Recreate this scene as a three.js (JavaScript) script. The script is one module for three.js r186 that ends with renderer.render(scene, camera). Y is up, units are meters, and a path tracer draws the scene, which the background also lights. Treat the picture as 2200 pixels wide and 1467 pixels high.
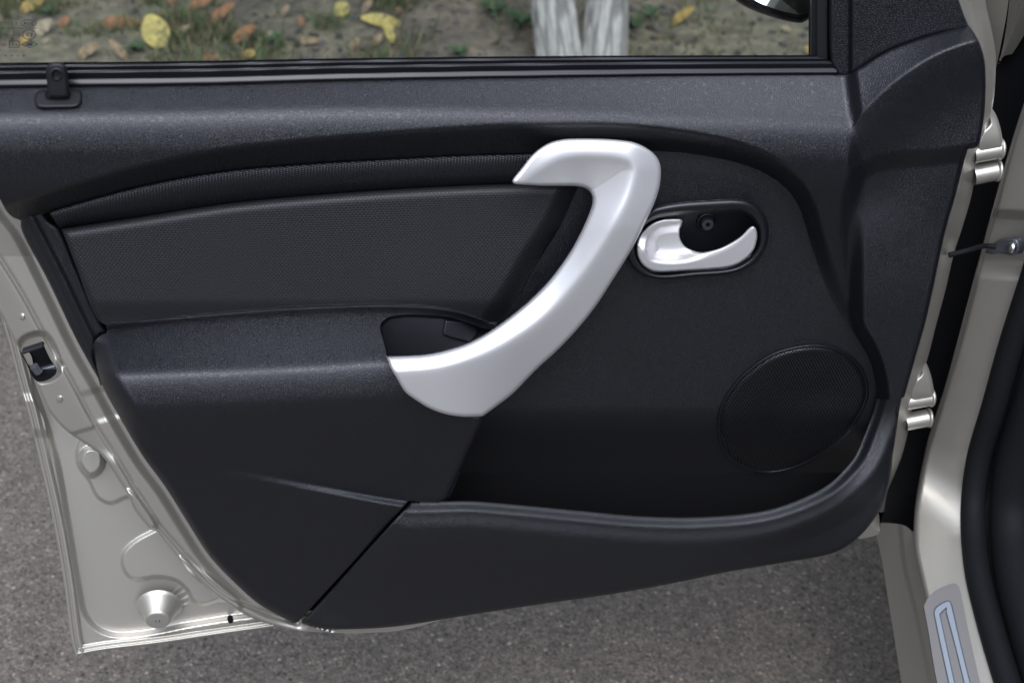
import * as THREE from 'three';
import { RoundedBoxGeometry } from 'three/addons/geometries/RoundedBoxGeometry.js';
import { mergeGeometries } from 'three/addons/utils/BufferGeometryUtils.js';

// ------------------------------------------------------------------ camera
const scene = new THREE.Scene();
const FPX = 3055, D2R = Math.PI / 180;
const PITCH = 38 * D2R, YAW = 9 * D2R, ROLL = 3.6 * D2R, DIST = 1.43;
const Q = new THREE.Vector3(0, 0.78, 0);
const camera = new THREE.PerspectiveCamera(2 * Math.atan(733.5 / FPX) / D2R, 1024 / 682, 0.05, 120);
camera.position.set(Q.x - DIST * Math.cos(PITCH) * Math.sin(YAW), Q.y + DIST * Math.sin(PITCH), Q.z + DIST * Math.cos(PITCH) * Math.cos(YAW));
camera.lookAt(Q); camera.rotateZ(ROLL); camera.updateMatrixWorld(true);
camera.focus = 1.42; camera.userData.fStop = 6.3;

// ------------------------------------------------------------------ sky and sun
const SUN = new THREE.Vector3(-0.08, 0.84, 0.52).normalize();
{
  const W = 256, H = 128, d = new Float32Array(W * H * 4), v = new THREE.Vector3();
  for (let j = 0; j < H; j++) for (let i = 0; i < W; i++) {
    const el = (0.5 - (j + 0.5) / H) * Math.PI, az = ((i + 0.5) / W - 0.5) * 2 * Math.PI;
    v.set(Math.cos(el) * Math.cos(az), Math.sin(el), Math.cos(el) * Math.sin(az));
    const s = Math.max(v.y, 0), g = Math.max(v.dot(SUN), 0);
    let L = 0.07 + 0.26 * s + 4.4 * Math.pow(g, 5);
    const k = (H - 1 - j) * W + i;
    d[k * 4] = L * 0.9; d[k * 4 + 1] = L * 0.975; d[k * 4 + 2] = L * 1.17; d[k * 4 + 3] = 1;
  }
  const t = new THREE.DataTexture(d, W, H, THREE.RGBAFormat, THREE.FloatType);
  t.mapping = THREE.EquirectangularReflectionMapping; t.magFilter = t.minFilter = THREE.LinearFilter; t.needsUpdate = true;
  scene.background = t; scene.environment = t;
}
const sun = new THREE.DirectionalLight(0xfff3e4, 0.6);
sun.position.copy(SUN).multiplyScalar(6).add(Q); sun.target.position.copy(Q); sun.castShadow = true;
sun.shadow.radius = 36; sun.shadow.mapSize.set(2048, 2048);
Object.assign(sun.shadow.camera, { left: -4, right: 4, top: 4, bottom: -4, near: 0.1, far: 20 });
scene.add(sun, sun.target);

const renderer = new THREE.WebGLRenderer({ antialias: true });
renderer.toneMapping = THREE.LinearToneMapping; renderer.toneMappingExposure = 2.0;
renderer.shadowMap.enabled = true;

// ------------------------------------------------------------------ helpers
let seed = 7; const rnd = () => { seed = (seed * 1664525 + 1013904223) >>> 0; return seed / 4294967296; };
const rr = (a, b) => a + (b - a) * rnd();
const clamp = (x, a = 0, b = 1) => Math.min(b, Math.max(a, x));
const mix = (a, b, t) => a + (b - a) * t;
const ss = (a, b, x) => { const t = clamp((x - a) / (b - a)); return t * t * (3 - 2 * t); };
const E = camera.matrixWorld.elements, C = camera.position;
const vec = (a) => new THREE.Vector3(...a);
// a direction through a point of the photograph (2200 x 1467 pixels), then a place on a chosen surface
function ray(u, v) {
  const a = (u - 1100) / FPX, b = -(v - 733.5) / FPX;
  return [E[0] * a + E[4] * b - E[8], E[1] * a + E[5] * b - E[9], E[2] * a + E[6] * b - E[10]];
}
const at = (d, t) => [C.x + d[0] * t, C.y + d[1] * t, C.z + d[2] * t];
function liftZ(u, v, z) { const d = ray(u, v); return at(d, (z - C.z) / d[2]); }
function liftY(u, v, y) { const d = ray(u, v); return at(d, (y - C.y) / d[1]); }
const hitT = (d, n, p) => (n[0] * (p[0] - C.x) + n[1] * (p[1] - C.y) + n[2] * (p[2] - C.z)) / (n[0] * d[0] + n[1] * d[1] + n[2] * d[2]);

// smooth curves through traced points; several pieces keep a corner between them
function crv(pts, n = 0, closed = false) {
  if (pts.length === 2) return [pts[0], pts[1]];
  const c = new THREE.CatmullRomCurve3(pts.map(([x, y]) => new THREE.Vector3(x, y, 0)), closed, 'centripetal');
  return c.getPoints(n || pts.length * 5).map((p) => [p.x, p.y]);
}
const poly = (...pieces) => { const o = []; for (const p of pieces) for (const q of crv(p)) if (!o.length || Math.hypot(o[o.length - 1][0] - q[0], o[o.length - 1][1] - q[1]) > 0.3) o.push(q); return o; };
const loop = (pts) => { const o = crv(pts, pts.length * 5, true); o.pop(); return o; };
function fu(pts) {            // smooth function through points
  const n = pts.length, m = pts.map((p, i) => { const a = pts[Math.max(0, i - 1)], b = pts[Math.min(n - 1, i + 1)]; return (b[1] - a[1]) / (b[0] - a[0]); });
  return (x) => {
    if (x <= pts[0][0]) return pts[0][1] + m[0] * (x - pts[0][0]);
    if (x >= pts[n - 1][0]) return pts[n - 1][1] + m[n - 1] * (x - pts[n - 1][0]);
    let i = 0; while (x > pts[i + 1][0]) i++;
    const h = pts[i + 1][0] - pts[i][0], t = (x - pts[i][0]) / h, t2 = t * t, t3 = t2 * t;
    return (2 * t3 - 3 * t2 + 1) * pts[i][1] + (t3 - 2 * t2 + t) * h * m[i] + (3 * t2 - 2 * t3) * pts[i + 1][1] + (t3 - t2) * h * m[i + 1];
  };
}
function lin(pts) { return (x) => { if (x <= pts[0][0]) return pts[0][1]; for (let i = 1; i < pts.length; i++) if (x <= pts[i][0]) return mix(pts[i - 1][1], pts[i][1], (x - pts[i - 1][0]) / (pts[i][0] - pts[i - 1][0])); return pts[pts.length - 1][1]; }; }
function segs(p, closed) {
  const n = closed ? p.length : p.length - 1, a = new Float64Array(n * 5);
  for (let i = 0; i < n; i++) { const q = p[(i + 1) % p.length], dx = q[0] - p[i][0], dy = q[1] - p[i][1]; a.set([p[i][0], p[i][1], dx, dy, 1 / Math.max(1e-9, dx * dx + dy * dy)], i * 5); }
  return a;
}
function sdf(p) {             // distance inside a closed outline, negative outside
  const a = segs(p, true), n = a.length;
  return (x, y) => {
    let best = 1e18, ins = false;
    for (let i = 0; i < n; i += 5) {
      const px = x - a[i], py = y - a[i + 1], t = Math.min(1, Math.max(0, (px * a[i + 2] + py * a[i + 3]) * a[i + 4])), ex = px - a[i + 2] * t, ey = py - a[i + 3] * t, d = ex * ex + ey * ey;
      if (d < best) best = d;
      const y0 = a[i + 1], y1 = y0 + a[i + 3];
      if ((y0 > y) !== (y1 > y) && x < a[i] + (y - y0) / a[i + 3] * a[i + 2]) ins = !ins;
    }
    return ins ? Math.sqrt(best) : -Math.sqrt(best);
  };
}
function side(p) {            // distance to an open curve, positive on its right hand (photo axes: right = below for a curve drawn to the right)
  const a = segs(p, false), n = a.length;
  return (x, y) => {
    let best = 1e18, s = 1;
    for (let i = 0; i < n; i += 5) {
      const px = x - a[i], py = y - a[i + 1], t = Math.min(1, Math.max(0, (px * a[i + 2] + py * a[i + 3]) * a[i + 4])), ex = px - a[i + 2] * t, ey = py - a[i + 3] * t, d = ex * ex + ey * ey;
      if (d < best) { best = d; s = a[i + 2] * py - a[i + 3] * px >= 0 ? 1 : -1; }
    }
    return s * Math.sqrt(best);
  };
}
const round = (d, R, r) => d >= R ? 0 : r * (1 - Math.sqrt(Math.max(0, 1 - (1 - Math.max(0, d) / R) ** 2)));   // drop of a rounded edge
const soft = (f, r) => (u, v) => { let s = 0, w = 0; for (let k = -8; k <= 8; k++) { const q = 9 - Math.abs(k); s += q * f(u, v + r * k / 8); w += q; } return s / w; };

const groupOf = new Map();
function origin(p) { while (p && p !== scene) { if (groupOf.has(p)) return groupOf.get(p); p = p.parent; } return [0, 0, 0]; }
function put(name, g, mat, parent) {
  const o = origin(parent); g.translate(-o[0], -o[1], -o[2]);
  const m = new THREE.Mesh(g, mat); m.name = name; m.castShadow = m.receiveShadow = true; parent.add(m); return m;
}
const taken = new Map();
function numbered(n) { const k = taken.get(n) ?? 0; taken.set(n, k + 1); return k ? `${n}_${String(k).padStart(3, '0')}` : n; }
function thing(name, pos, label, category, group) {
  const g = new THREE.Group(); g.name = numbered(name); g.position.set(...pos); scene.add(g); groupOf.set(g, pos);
  g.userData = { label, category }; if (group) g.userData.group = group; return g;
}
function structure(name, g, mat) { const m = put(name, g, mat, scene); m.userData.kind = 'structure'; return m; }

// a shell: the surface P(u, v) inside a traced outline, with an edge that runs back into the thing
function shell(o, P, { holes = [], step = 4, back = 0.01, dir = null, uv = (p) => [p[0], p[1] - p[2]] } = {}) {
  const dO = sdf(o), dH = holes.map(sdf), d = (u, v) => { let s = dO(u, v); for (const h of dH) s = Math.min(s, -h(u, v)); return s; };
  let u0 = 1e9, u1 = -1e9, v0 = 1e9, v1 = -1e9; for (const [u, v] of o) { u0 = Math.min(u0, u); u1 = Math.max(u1, u); v0 = Math.min(v0, v); v1 = Math.max(v1, v); }
  u0 -= step * 0.53; v0 -= step * 0.47;
  const nu = Math.ceil((u1 - u0) / step) + 2, nv = Math.ceil((v1 - v0) / step) + 2, S = new Float64Array(nu * nv);
  for (let j = 0; j < nv; j++) for (let i = 0; i < nu; i++) { const s = d(u0 + i * step, v0 + j * step); S[j * nu + i] = s === 0 ? 1e-6 : s; }
  const pos = [], nor = [], uvs = [], idx = [], uvp = [], map = new Map();
  const vert = (key, u, v) => {
    if (map.has(key)) return map.get(key);
    const e = 0.8, p = P(u, v), a = P(u + e, v), b = P(u - e, v), c = P(u, v + e), f = P(u, v - e);
    const x1 = c[0] - f[0], y1 = c[1] - f[1], z1 = c[2] - f[2], x2 = a[0] - b[0], y2 = a[1] - b[1], z2 = a[2] - b[2];
    let n = [y1 * z2 - z1 * y2, z1 * x2 - x1 * z2, x1 * y2 - y1 * x2]; const l = Math.hypot(...n) || 1;
    const k = pos.length / 3; pos.push(...p); nor.push(n[0] / l, n[1] / l, n[2] / l); uvs.push(...uv(p)); uvp.push(u, v); map.set(key, k); return k;
  };
  const node = (i, j) => vert(`${i},${j}`, u0 + i * step, v0 + j * step);
  const cross = (i, j, k, l) => {
    if (i > k || j > l) return cross(k, l, i, j);
    const key = `${i},${j};${k},${l}`; if (map.has(key)) return map.get(key);
    let ua = u0 + i * step, va = v0 + j * step, ub = u0 + k * step, vb = v0 + l * step, sa = S[j * nu + i], sb = S[l * nu + k], t = sa / (sa - sb);
    let u = mix(ua, ub, t), v = mix(va, vb, t), s = d(u, v);
    for (let q = 0; q < 3; q++) { if ((s > 0) === (sa > 0)) { ua = u; va = v; sa = s; } else { ub = u; vb = v; sb = s; } if (Math.abs(sa - sb) < 1e-9) break; t = clamp(sa / (sa - sb), 0.02, 0.98); u = mix(ua, ub, t); v = mix(va, vb, t); s = d(u, v); }
    return vert(key, u, v);
  };
  const rim = [];
  for (let j = 0; j < nv - 1; j++) for (let i = 0; i < nu - 1; i++) {
    const c = [[i, j], [i + 1, j], [i + 1, j + 1], [i, j + 1]], f = c.map(([a, b]) => S[b * nu + a] > 0);
    if (!(f[0] || f[1] || f[2] || f[3])) continue;
    const pg = [], out = [];
    for (let k = 0; k < 4; k++) {
      const n = (k + 1) % 4;
      if (f[k]) pg.push(node(...c[k]));
      if (f[k] !== f[n]) { const x = cross(...c[k], ...c[n]); if (f[k]) out.push([x, -1]); else { const w = out.find((q) => q[1] < 0); if (w) w[1] = x; else out.unshift([-1, x]); } pg.push(x); }
    }
    if (out.length === 2 && out[0][0] < 0) { out[0][0] = out[1][0]; out.pop(); }
    for (const [a, b] of out) if (a >= 0 && b >= 0) rim.push([a, b]);
    for (let k = 1; k < pg.length - 1; k++) idx.push(pg[0], pg[k + 1], pg[k]);
  }
  if (back > 0) for (const [a, b] of rim) {
    const A = pos.slice(a * 3, a * 3 + 3), B = pos.slice(b * 3, b * 3 + 3), k = pos.length / 3;
    const gu = uvp[a * 2], gv = uvp[a * 2 + 1], ga = d(gu + 1, gv) - d(gu - 1, gv), gb = d(gu, gv + 1) - d(gu, gv - 1), tA = -((pos[a * 3] - C.x) * E[8] + (pos[a * 3 + 1] - C.y) * E[9] + (pos[a * 3 + 2] - C.z) * E[10]), O = at(ray(gu - ga * 3, gv - gb * 3), tA);
    const tuck = (q, w) => { const r = dir ?? ray(uvp[w * 2], uvp[w * 2 + 1]), il = Math.min(0.22, 0.0025 / back) / (Math.hypot(O[0] - A[0], O[1] - A[1], O[2] - A[2]) || 1), f = dir ? 0 : il; return [q[0] + (r[0] - (O[0] - A[0]) * f) * back, q[1] + (r[1] - (O[1] - A[1]) * f) * back, q[2] + (r[2] - (O[2] - A[2]) * f) * back]; };
    const A2 = tuck(A, a), B2 = tuck(B, b), ex = B[0] - A[0], ey = B[1] - A[1], ez = B[2] - A[2], fx = A2[0] - A[0], fy = A2[1] - A[1], fz = A2[2] - A[2];
    const n = [ey * fz - ez * fy, ez * fx - ex * fz, ex * fy - ey * fx], l = (Math.hypot(...n) || 1) * (n[0] * (O[0] - A[0]) + n[1] * (O[1] - A[1]) + n[2] * (O[2] - A[2]) < 0 ? -1 : 1);
    for (const p of [A, A2, B, B2]) { pos.push(...p); nor.push(n[0] / l, n[1] / l, n[2] / l); uvs.push(...uv(p)); }
    idx.push(k, k + 2, k + 1, k + 1, k + 2, k + 3);
  }
  const g = new THREE.BufferGeometry();
  g.setAttribute('position', new THREE.Float32BufferAttribute(pos, 3)); g.setAttribute('normal', new THREE.Float32BufferAttribute(nor, 3)); g.setAttribute('uv', new THREE.Float32BufferAttribute(uvs, 2)); g.setIndex(idx);
  return g;
}
const onZ = (Z) => (u, v) => liftZ(u, v, Z(u, v));
// a band swept along points in space
function tube(pts, r, n = 40, rs = 10) { return new THREE.TubeGeometry(new THREE.CatmullRomCurve3(pts.map((p) => vec(p)), false, 'centripetal'), n, r, rs); }
function moved(g, x, y, z) { g.translate(x, y, z); return g; }

// ------------------------------------------------------------------ textures
function tex(n, m, f, srgb) {
  const d = new Uint8Array(n * m * 4);
  for (let j = 0; j < m; j++) for (let i = 0; i < n; i++) { const c = f(i / n, j / m, i, j), k = (j * n + i) * 4; if (typeof c === 'number') { d[k] = d[k + 1] = d[k + 2] = clamp(c) * 255; } else { d[k] = clamp(c[0]) * 255; d[k + 1] = clamp(c[1]) * 255; d[k + 2] = clamp(c[2]) * 255; } d[k + 3] = 255; }
  const t = new THREE.DataTexture(d, n, m, THREE.RGBAFormat); t.wrapS = t.wrapT = THREE.RepeatWrapping; t.magFilter = THREE.LinearFilter; t.minFilter = THREE.LinearMipmapLinearFilter; t.generateMipmaps = true;
  if (srgb) t.colorSpace = THREE.SRGBColorSpace; t.needsUpdate = true; return t;
}
const rep = (t, sx, sy = sx) => { t.repeat.set(1 / sx, 1 / sy); return t; };
function hash(i, j, k = 0) { let h = (i * 374761393 + j * 668265263 + k * 2147483647) | 0; h = Math.imul(h ^ (h >>> 13), 1274126177); h ^= h >>> 16; return (h >>> 0) / 4294967296; }
function vnoise(x, y, per, k) {
  const i = Math.floor(x), j = Math.floor(y), fx = x - i, fy = y - j, a = fx * fx * (3 - 2 * fx), b = fy * fy * (3 - 2 * fy), w = (q) => ((q % per) + per) % per;
  return mix(mix(hash(w(i), w(j), k), hash(w(i + 1), w(j), k), a), mix(hash(w(i), w(j + 1), k), hash(w(i + 1), w(j + 1), k), a), b);
}
const fbm = (u, v, per, o, k) => { let s = 0, a = 0.5, t = 0; for (let q = 0; q < o; q++) { s += a * vnoise(u * per, v * per, per, k + q); t += a; a *= 0.5; per *= 2; } return s / t; };
function worley(u, v, per, k) {
  const x = u * per, y = v * per, i = Math.floor(x), j = Math.floor(y); let a = 9, b = 9;
  for (let q = -1; q <= 1; q++) for (let p = -1; p <= 1; p++) { const ii = ((i + p) % per + per) % per, jj = ((j + q) % per + per) % per, dx = i + p + hash(ii, jj, k) - x, dy = j + q + hash(ii, jj, k + 5) - y, d = dx * dx + dy * dy; if (d < a) { b = a; a = d; } else if (d < b) b = d; }
  return [Math.sqrt(a), Math.sqrt(b)];
}
function cell(u, v, per, k) {   // nearest stone: distance and its own random number
  const x = u * per, y = v * per, i = Math.floor(x), j = Math.floor(y); let a = 9, id = 0;
  for (let q = -1; q <= 1; q++) for (let p = -1; p <= 1; p++) { const ii = ((i + p) % per + per) % per, jj = ((j + q) % per + per) % per, dx = i + p + hash(ii, jj, k) - x, dy = j + q + hash(ii, jj, k + 5) - y, d = dx * dx + dy * dy; if (d < a) { a = d; id = hash(ii, jj, k + 9); } }
  return [Math.sqrt(a), id];
}
const grainTex = rep(tex(1024, 1024, (u, v) => { const w = worley(u, v, 56, 3); return ss(0.02, 0.35, w[1] - w[0]) * 0.8 + 0.2 * fbm(u, v, 60, 2, 9); }), 0.098);
const fineTex = rep(tex(512, 512, (u, v) => fbm(u, v, 90, 2, 21)), 0.08);
function hexEdge(x, y) {      // distance to the edge of a unit hexagon tiling, period 1 x sqrt(3)
  const s = Math.sqrt(3); let best = 9, sec = 9;
  for (let j = -1; j <= 2; j++) for (let i = -1; i <= 2; i++) for (const [ox, oy] of [[0, 0], [0.5, s / 2]]) { const d = Math.hypot(x - i - ox, y - j * s - oy); if (d < best) { sec = best; best = d; } else if (d < sec) sec = d; }
  return sec - best;
}
const hexBump = rep(tex(128, 128, (u, v) => 1 - ss(0.06, 0.34, hexEdge(u, v * Math.sqrt(3)))), 0.0035, 0.0035 * 1.4);
const hexColor = rep(tex(128, 128, (u, v) => { const e = 1 - ss(0.05, 0.3, hexEdge(u, v * Math.sqrt(3))); const k = 0.043 + 0.05 * e; return [k, k * 1.03, k * 1.2]; }, true), 0.0035, 0.0035 * 1.4);
const stripBump = rep(tex(64, 64, (u, v) => { const f = (a, b) => Math.max(0, 1 - Math.hypot((u - a) * 2.2, (v - b) * 2.6)); let s = 0; for (const [a, b] of [[0, 0], [1, 0], [0, 1], [1, 1], [0.5, 0.5]]) s = Math.max(s, f(a, b)); return s; }), 0.0035, 0.0035);
const meshAlpha = rep(tex(128, 128, (u, v) => 1 - ss(0.42, 0.36, (() => { const s = Math.sqrt(3); let b = 9; for (let j = 0; j <= 1; j++) for (let i = 0; i <= 1; i++) b = Math.min(b, Math.hypot(u - i, v * s - j * s)); return Math.min(b, Math.hypot(u - 0.5, v * s - s / 2)); })()) > 0.5 ? 1 : 0), 0.0032, 0.0032 * 1.6);

const flakeTex = rep(tex(512, 512, (u, v, i, j) => hash(i, j, 71)), 0.12);
const dustTex = rep(tex(1024, 1024, (u, v) => { const c = cell(u, v, 70, 700), d = cell(u, v, 26, 720); let k = 0.29 + 0.03 * (fbm(u, v, 9, 4, 730) - 0.5); if (c[1] > 0.965) k += 0.45 * ss(0.11, 0.05, c[0]); if (d[1] > 0.95) k += 0.5 * ss(0.035, 0.02, d[0]); return k; }, true), 0.34);
const poreTex = rep(tex(1024, 1024, (u, v) => { const w = worley(u, v, 72, 13); return ss(0.02, 0.4, w[1] - w[0]) * 0.75 + 0.25 * fbm(u, v, 50, 2, 19); }), 0.105);
const scratchTex = (() => {       // fine scratches and rub marks in the satin paint of the handle
  const n = 1024, a = new Float32Array(n * n).fill(0.5); let s0 = 99; const r = () => { s0 = (s0 * 1664525 + 1013904223) >>> 0; return s0 / 4294967296; };
  for (let k = 0; k < 70; k++) { let x = r() * n, y = r() * n, t = r() * 6.28, b = (r() - 0.5) * 0.05; const L = 12 + r() * r() * 120, q = 0.2 + r() * 0.3; for (let i = 0; i < L; i++) { a[((y | 0) & 1023) * n + ((x | 0) & 1023)] += q * (i < L / 2 ? i : L - i) / L * 2; x += Math.cos(t); y += Math.sin(t); t += b; } }
  return rep(tex(n, n, (u, v, i, j) => a[j * n + i] + 0.12 * (hash(i, j, 71) - 0.5)), 0.3);
})();
const M = {};
const std = (o) => new THREE.MeshStandardMaterial({ side: THREE.DoubleSide, ...o }), phy = (o) => new THREE.MeshPhysicalMaterial({ side: THREE.DoubleSide, ...o });
const rgb = (r, g, b) => new THREE.Color().setRGB(r, g, b);
M.trim = std({ color: rgb(0.036, 0.042, 0.066), map: dustTex, roughness: 0.4, bumpMap: grainTex, bumpScale: 0.00021 });
M.trimFine = std({ color: rgb(0.032, 0.037, 0.056), map: dustTex, roughness: 0.47, bumpMap: poreTex, bumpScale: 0.00024 });
M.smooth = std({ color: rgb(0.0034, 0.0038, 0.0054), roughness: 0.42 });
M.fabric = std({ color: 0xffffff, map: hexColor, roughness: 0.55, bumpMap: hexBump, bumpScale: 0.00026 });
M.strip = std({ color: rgb(0.0045, 0.0049, 0.0066), roughness: 0.38, bumpMap: stripBump, bumpScale: 0.0006 });
M.grille = std({ color: rgb(0.005, 0.0052, 0.0064), roughness: 0.45, alphaMap: meshAlpha, alphaTest: 0.5 });
M.deep = phy({ color: rgb(0.003, 0.003, 0.0035), roughness: 0.95, specularIntensity: 0.25 });
M.gloss = phy({ color: rgb(0.004, 0.004, 0.005), roughness: 0.26, specularIntensity: 0.42 });
M.seal = phy({ color: rgb(0.003, 0.0032, 0.004), roughness: 0.75, specularIntensity: 0.35 });
M.rubber = phy({ color: rgb(0.0035, 0.0038, 0.0047), roughness: 0.62, specularIntensity: 0.7 });
M.silver = phy({ color: rgb(0.63, 0.622, 0.608), metalness: 0.64, roughness: 0.36, bumpMap: scratchTex, bumpScale: 0.00012 });
M.paint = phy({ color: rgb(0.33, 0.312, 0.268), metalness: 0.7, roughness: 0.38, bumpMap: flakeTex, bumpScale: 0.00003, clearcoat: 0.7, clearcoatRoughness: 0.12 });
M.chrome = std({ color: rgb(0.55, 0.55, 0.56), metalness: 1, roughness: 0.28 });
M.steel = std({ color: rgb(0.12, 0.125, 0.14), metalness: 0.8, roughness: 0.4 });
M.glass = phy({ color: rgb(0.93, 0.97, 0.95), roughness: 0, transmission: 1, thickness: 0, ior: 1.3 });
M.mirror = std({ color: rgb(0.75, 0.78, 0.78), metalness: 1, roughness: 0.03 });

// ------------------------------------------------------------------ ground
{
  const asphaltCol = rep(tex(2048, 2048, (u, v) => {
    const a = cell(u, v, 300, 31), b = cell(u, v, 170, 37), big = fbm(u, v, 5, 4, 40), h = hash(Math.floor(u * 2048), Math.floor(v * 2048), 3);
    let k = 0.268 + 0.04 * (big - 0.5) + 0.05 * (h - 0.5) + 0.07 * (fbm(u, v, 150, 3, 60) - 0.5);
    k += (a[1] - 0.5) * 0.17 * ss(0.6, 0.3, a[0]);
    if (b[1] > 0.9) k += (b[1] - 0.86) * 1.2 * ss(0.32, 0.18, b[0]);
    if (b[1] < 0.06) k -= 0.09 * ss(0.4, 0.2, b[0]);
    return [k * 1.075, k * 1.0, k * 0.9];
  }, true), 1.6);
  const asphaltBump = rep(tex(1024, 1024, (u, v) => 0.5 * ss(0.5, 0.1, worley(u, v, 220, 31)[0]) + 0.5 * fbm(u, v, 90, 4, 70)), 1.0);
  const g = new THREE.PlaneGeometry(14, 9, 1, 1); g.rotateX(-Math.PI / 2);
  { const uv = g.attributes.uv; for (let i = 0; i < uv.count; i++) uv.setXY(i, uv.getX(i) * 14, uv.getY(i) * 9); }
  moved(g, 0, 0, -1.55 + 4.5);
  structure('asphalt_road', g, std({ map: asphaltCol, roughness: 0.88, bumpMap: asphaltBump, bumpScale: 0.002 }));
  // kerb stones between the road and the bare verge
  const kerbMat = std({ color: rgb(0.2, 0.19, 0.18), roughness: 0.9, bumpMap: asphaltBump, bumpScale: 0.001 });
  structure('kerb', moved(new RoundedBoxGeometry(12, 0.34, 0.14, 3, 0.015), 0, -0.05, -1.62), kerbMat);
  const dirtCol = rep(tex(1024, 1024, (u, v) => {
    const a = fbm(u, v, 8, 5, 100), b = fbm(u, v, 64, 4, 110), c = fbm(u, v, 5, 3, 120); const k = 0.298 + 0.15 * (a - 0.5) + 0.2 * (b - 0.5), gr = ss(0.5, 0.75, c) * 0.25;
    return [k * mix(1.09, 0.98, gr), k * mix(1.0, 1.05, gr), k * mix(0.86, 0.72, gr)];
  }, true), 1.4);
  const dirtBump = rep(tex(1024, 1024, (u, v) => fbm(u, v, 24, 6, 130)), 0.8);
  const dg = new THREE.PlaneGeometry(12, 8, 260, 180); dg.rotateX(-Math.PI / 2);
  const p = dg.attributes.position, q = dg.attributes.uv;
  for (let i = 0; i < p.count; i++) { const x = p.getX(i), z = p.getZ(i) - 5.69; q.setXY(i, x, z); p.setXYZ(i, x, 0.085 + 0.03 * (fbm(x / 16 + 5, z / 16 + 5, 40, 4, 140) - 0.5) * ss(-1.7, -2.0, z), z); }
  dg.computeVertexNormals();
  structure('earth_verge', dg, std({ map: dirtCol, roughness: 0.95, bumpMap: dirtBump, bumpScale: 0.012 }));
}

// ------------------------------------------------------------------ the door
const car = thing('car', [0.62, 0, 0.1], 'beige car with its front door open, black door trim and silver pull handle', 'car');
function part(name, label) { const g = new THREE.Group(); g.name = name; if (label) g.userData.label = label; car.add(g); return g; }
const door = part('door', 'open front door with black trim panel and silver pull handle');

// traced lines of the trim
const vSeal = fu([[-150, 192], [0, 187], [440, 181], [740, 172], [1200, 164], [1500, 160], [1810, 158]]);
const vCrest = fu([[-150, 262], [0, 256], [400, 250], [730, 243], [1200, 248], [1500, 258], [1800, 268], [1900, 275]]);
const e2pts = [[-40, 500], [40, 474], [105, 455], [200, 427], [300, 401], [400, 381], [500, 366], [615, 356], [730, 348], [860, 341], [1000, 334], [1150, 330], [1300, 324], [1420, 325], [1500, 332], [1580, 348], [1640, 370], [1690, 405], [1718, 445], [1733, 490], [1745, 530], [1770, 600], [1800, 665], [1835, 715], [1865, 765], [1880, 810], [1886, 860], [1884, 900]];
const E2 = crv(e2pts, 160), dE2 = side(E2);                              // positive on the inside (below)
const wE2 = lin([[0, 40], [200, 40], [600, 50], [1100, 62], [1300, 56], [1500, 44], [1640, 40], [1720, 40], [1900, 30]]);
const trimRight = [[2061, 0], [2070, 26], [2080, 51], [2102, 84], [2116, 126], [2119, 170], [2117, 235], [2110, 285], [2102, 314]];
const C1 = [[1806, 162], [1830, 151], [1900, 108], [1960, 84], [2020, 66], [2081, 52]];
const C2 = [[1832, 275], [1846, 252], [1880, 215], [1920, 178], [1960, 148], [2010, 118], [2060, 97], [2104, 84]];
const dC1 = side(crv(C1, 40)), dC2 = side(crv(C2, 40));
const recess = sdf(loop([[2140, 322], [2000, 324], [1910, 331], [1858, 347], [1824, 382], [1810, 430], [1808, 500], [1817, 570], [1838, 640], [1862, 700], [1890, 760], [1960, 800], [2060, 700], [2160, 500]]));
const shoulder = soft((u, v) => {
  const s = vSeal(u), c = vCrest(u);
  if (v < c - 14) return mix(0.014, 0.045, clamp((v - s) / (c - 14 - s), -0.2, 1));
  return 0.045 + 0.0155 * (1 - Math.exp(-(v - c + 14) / 36)) - 0.00006 * Math.max(0, v - c - 70) - 0.016 * ss(380, 620, v);
}, 12);
function zUpper0(u, v) {
  let z = shoulder(u, v);
  const a = dC1(u, v), b = dC2(u, v);
  const left = ss(1806, 1846, u - 0.12 * (clamp(v, 160, 280) - 160));
  const led = 0.022 + 0.032 * clamp(a / Math.max(1, a + Math.max(0, -b)));
  z = mix(z, led, left * ss(-4, 6, a));
  if (b > 0) z = mix(z, 0.054 - 0.010 * ss(0, 200, b), left * ss(260, 30, b));
  return z;
}
const zUpper1 = soft(zUpper0, 5.5);
function zUpper(u, v) {
  let z = u > 1780 ? zUpper1(u, v) : zUpper0(u, v);
  const d = -dE2(u, v), w = wE2(u);
  { const t = d / w, k = 0.14, h = clamp(0.5 + 0.5 * (t - 1) / k), lin1 = Math.max(0, mix(t, 1, h) - k * h * (1 - h)), r = ss(1600, 1720, u); z = mix(0.018, z, mix(lin1, Math.pow(ss(-3, w, d), 0.8), r)); }
  z -= 0.009 * ss(-6, 36, recess(u, v)) * ss(680, 420, v);
  return z;
}
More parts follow.
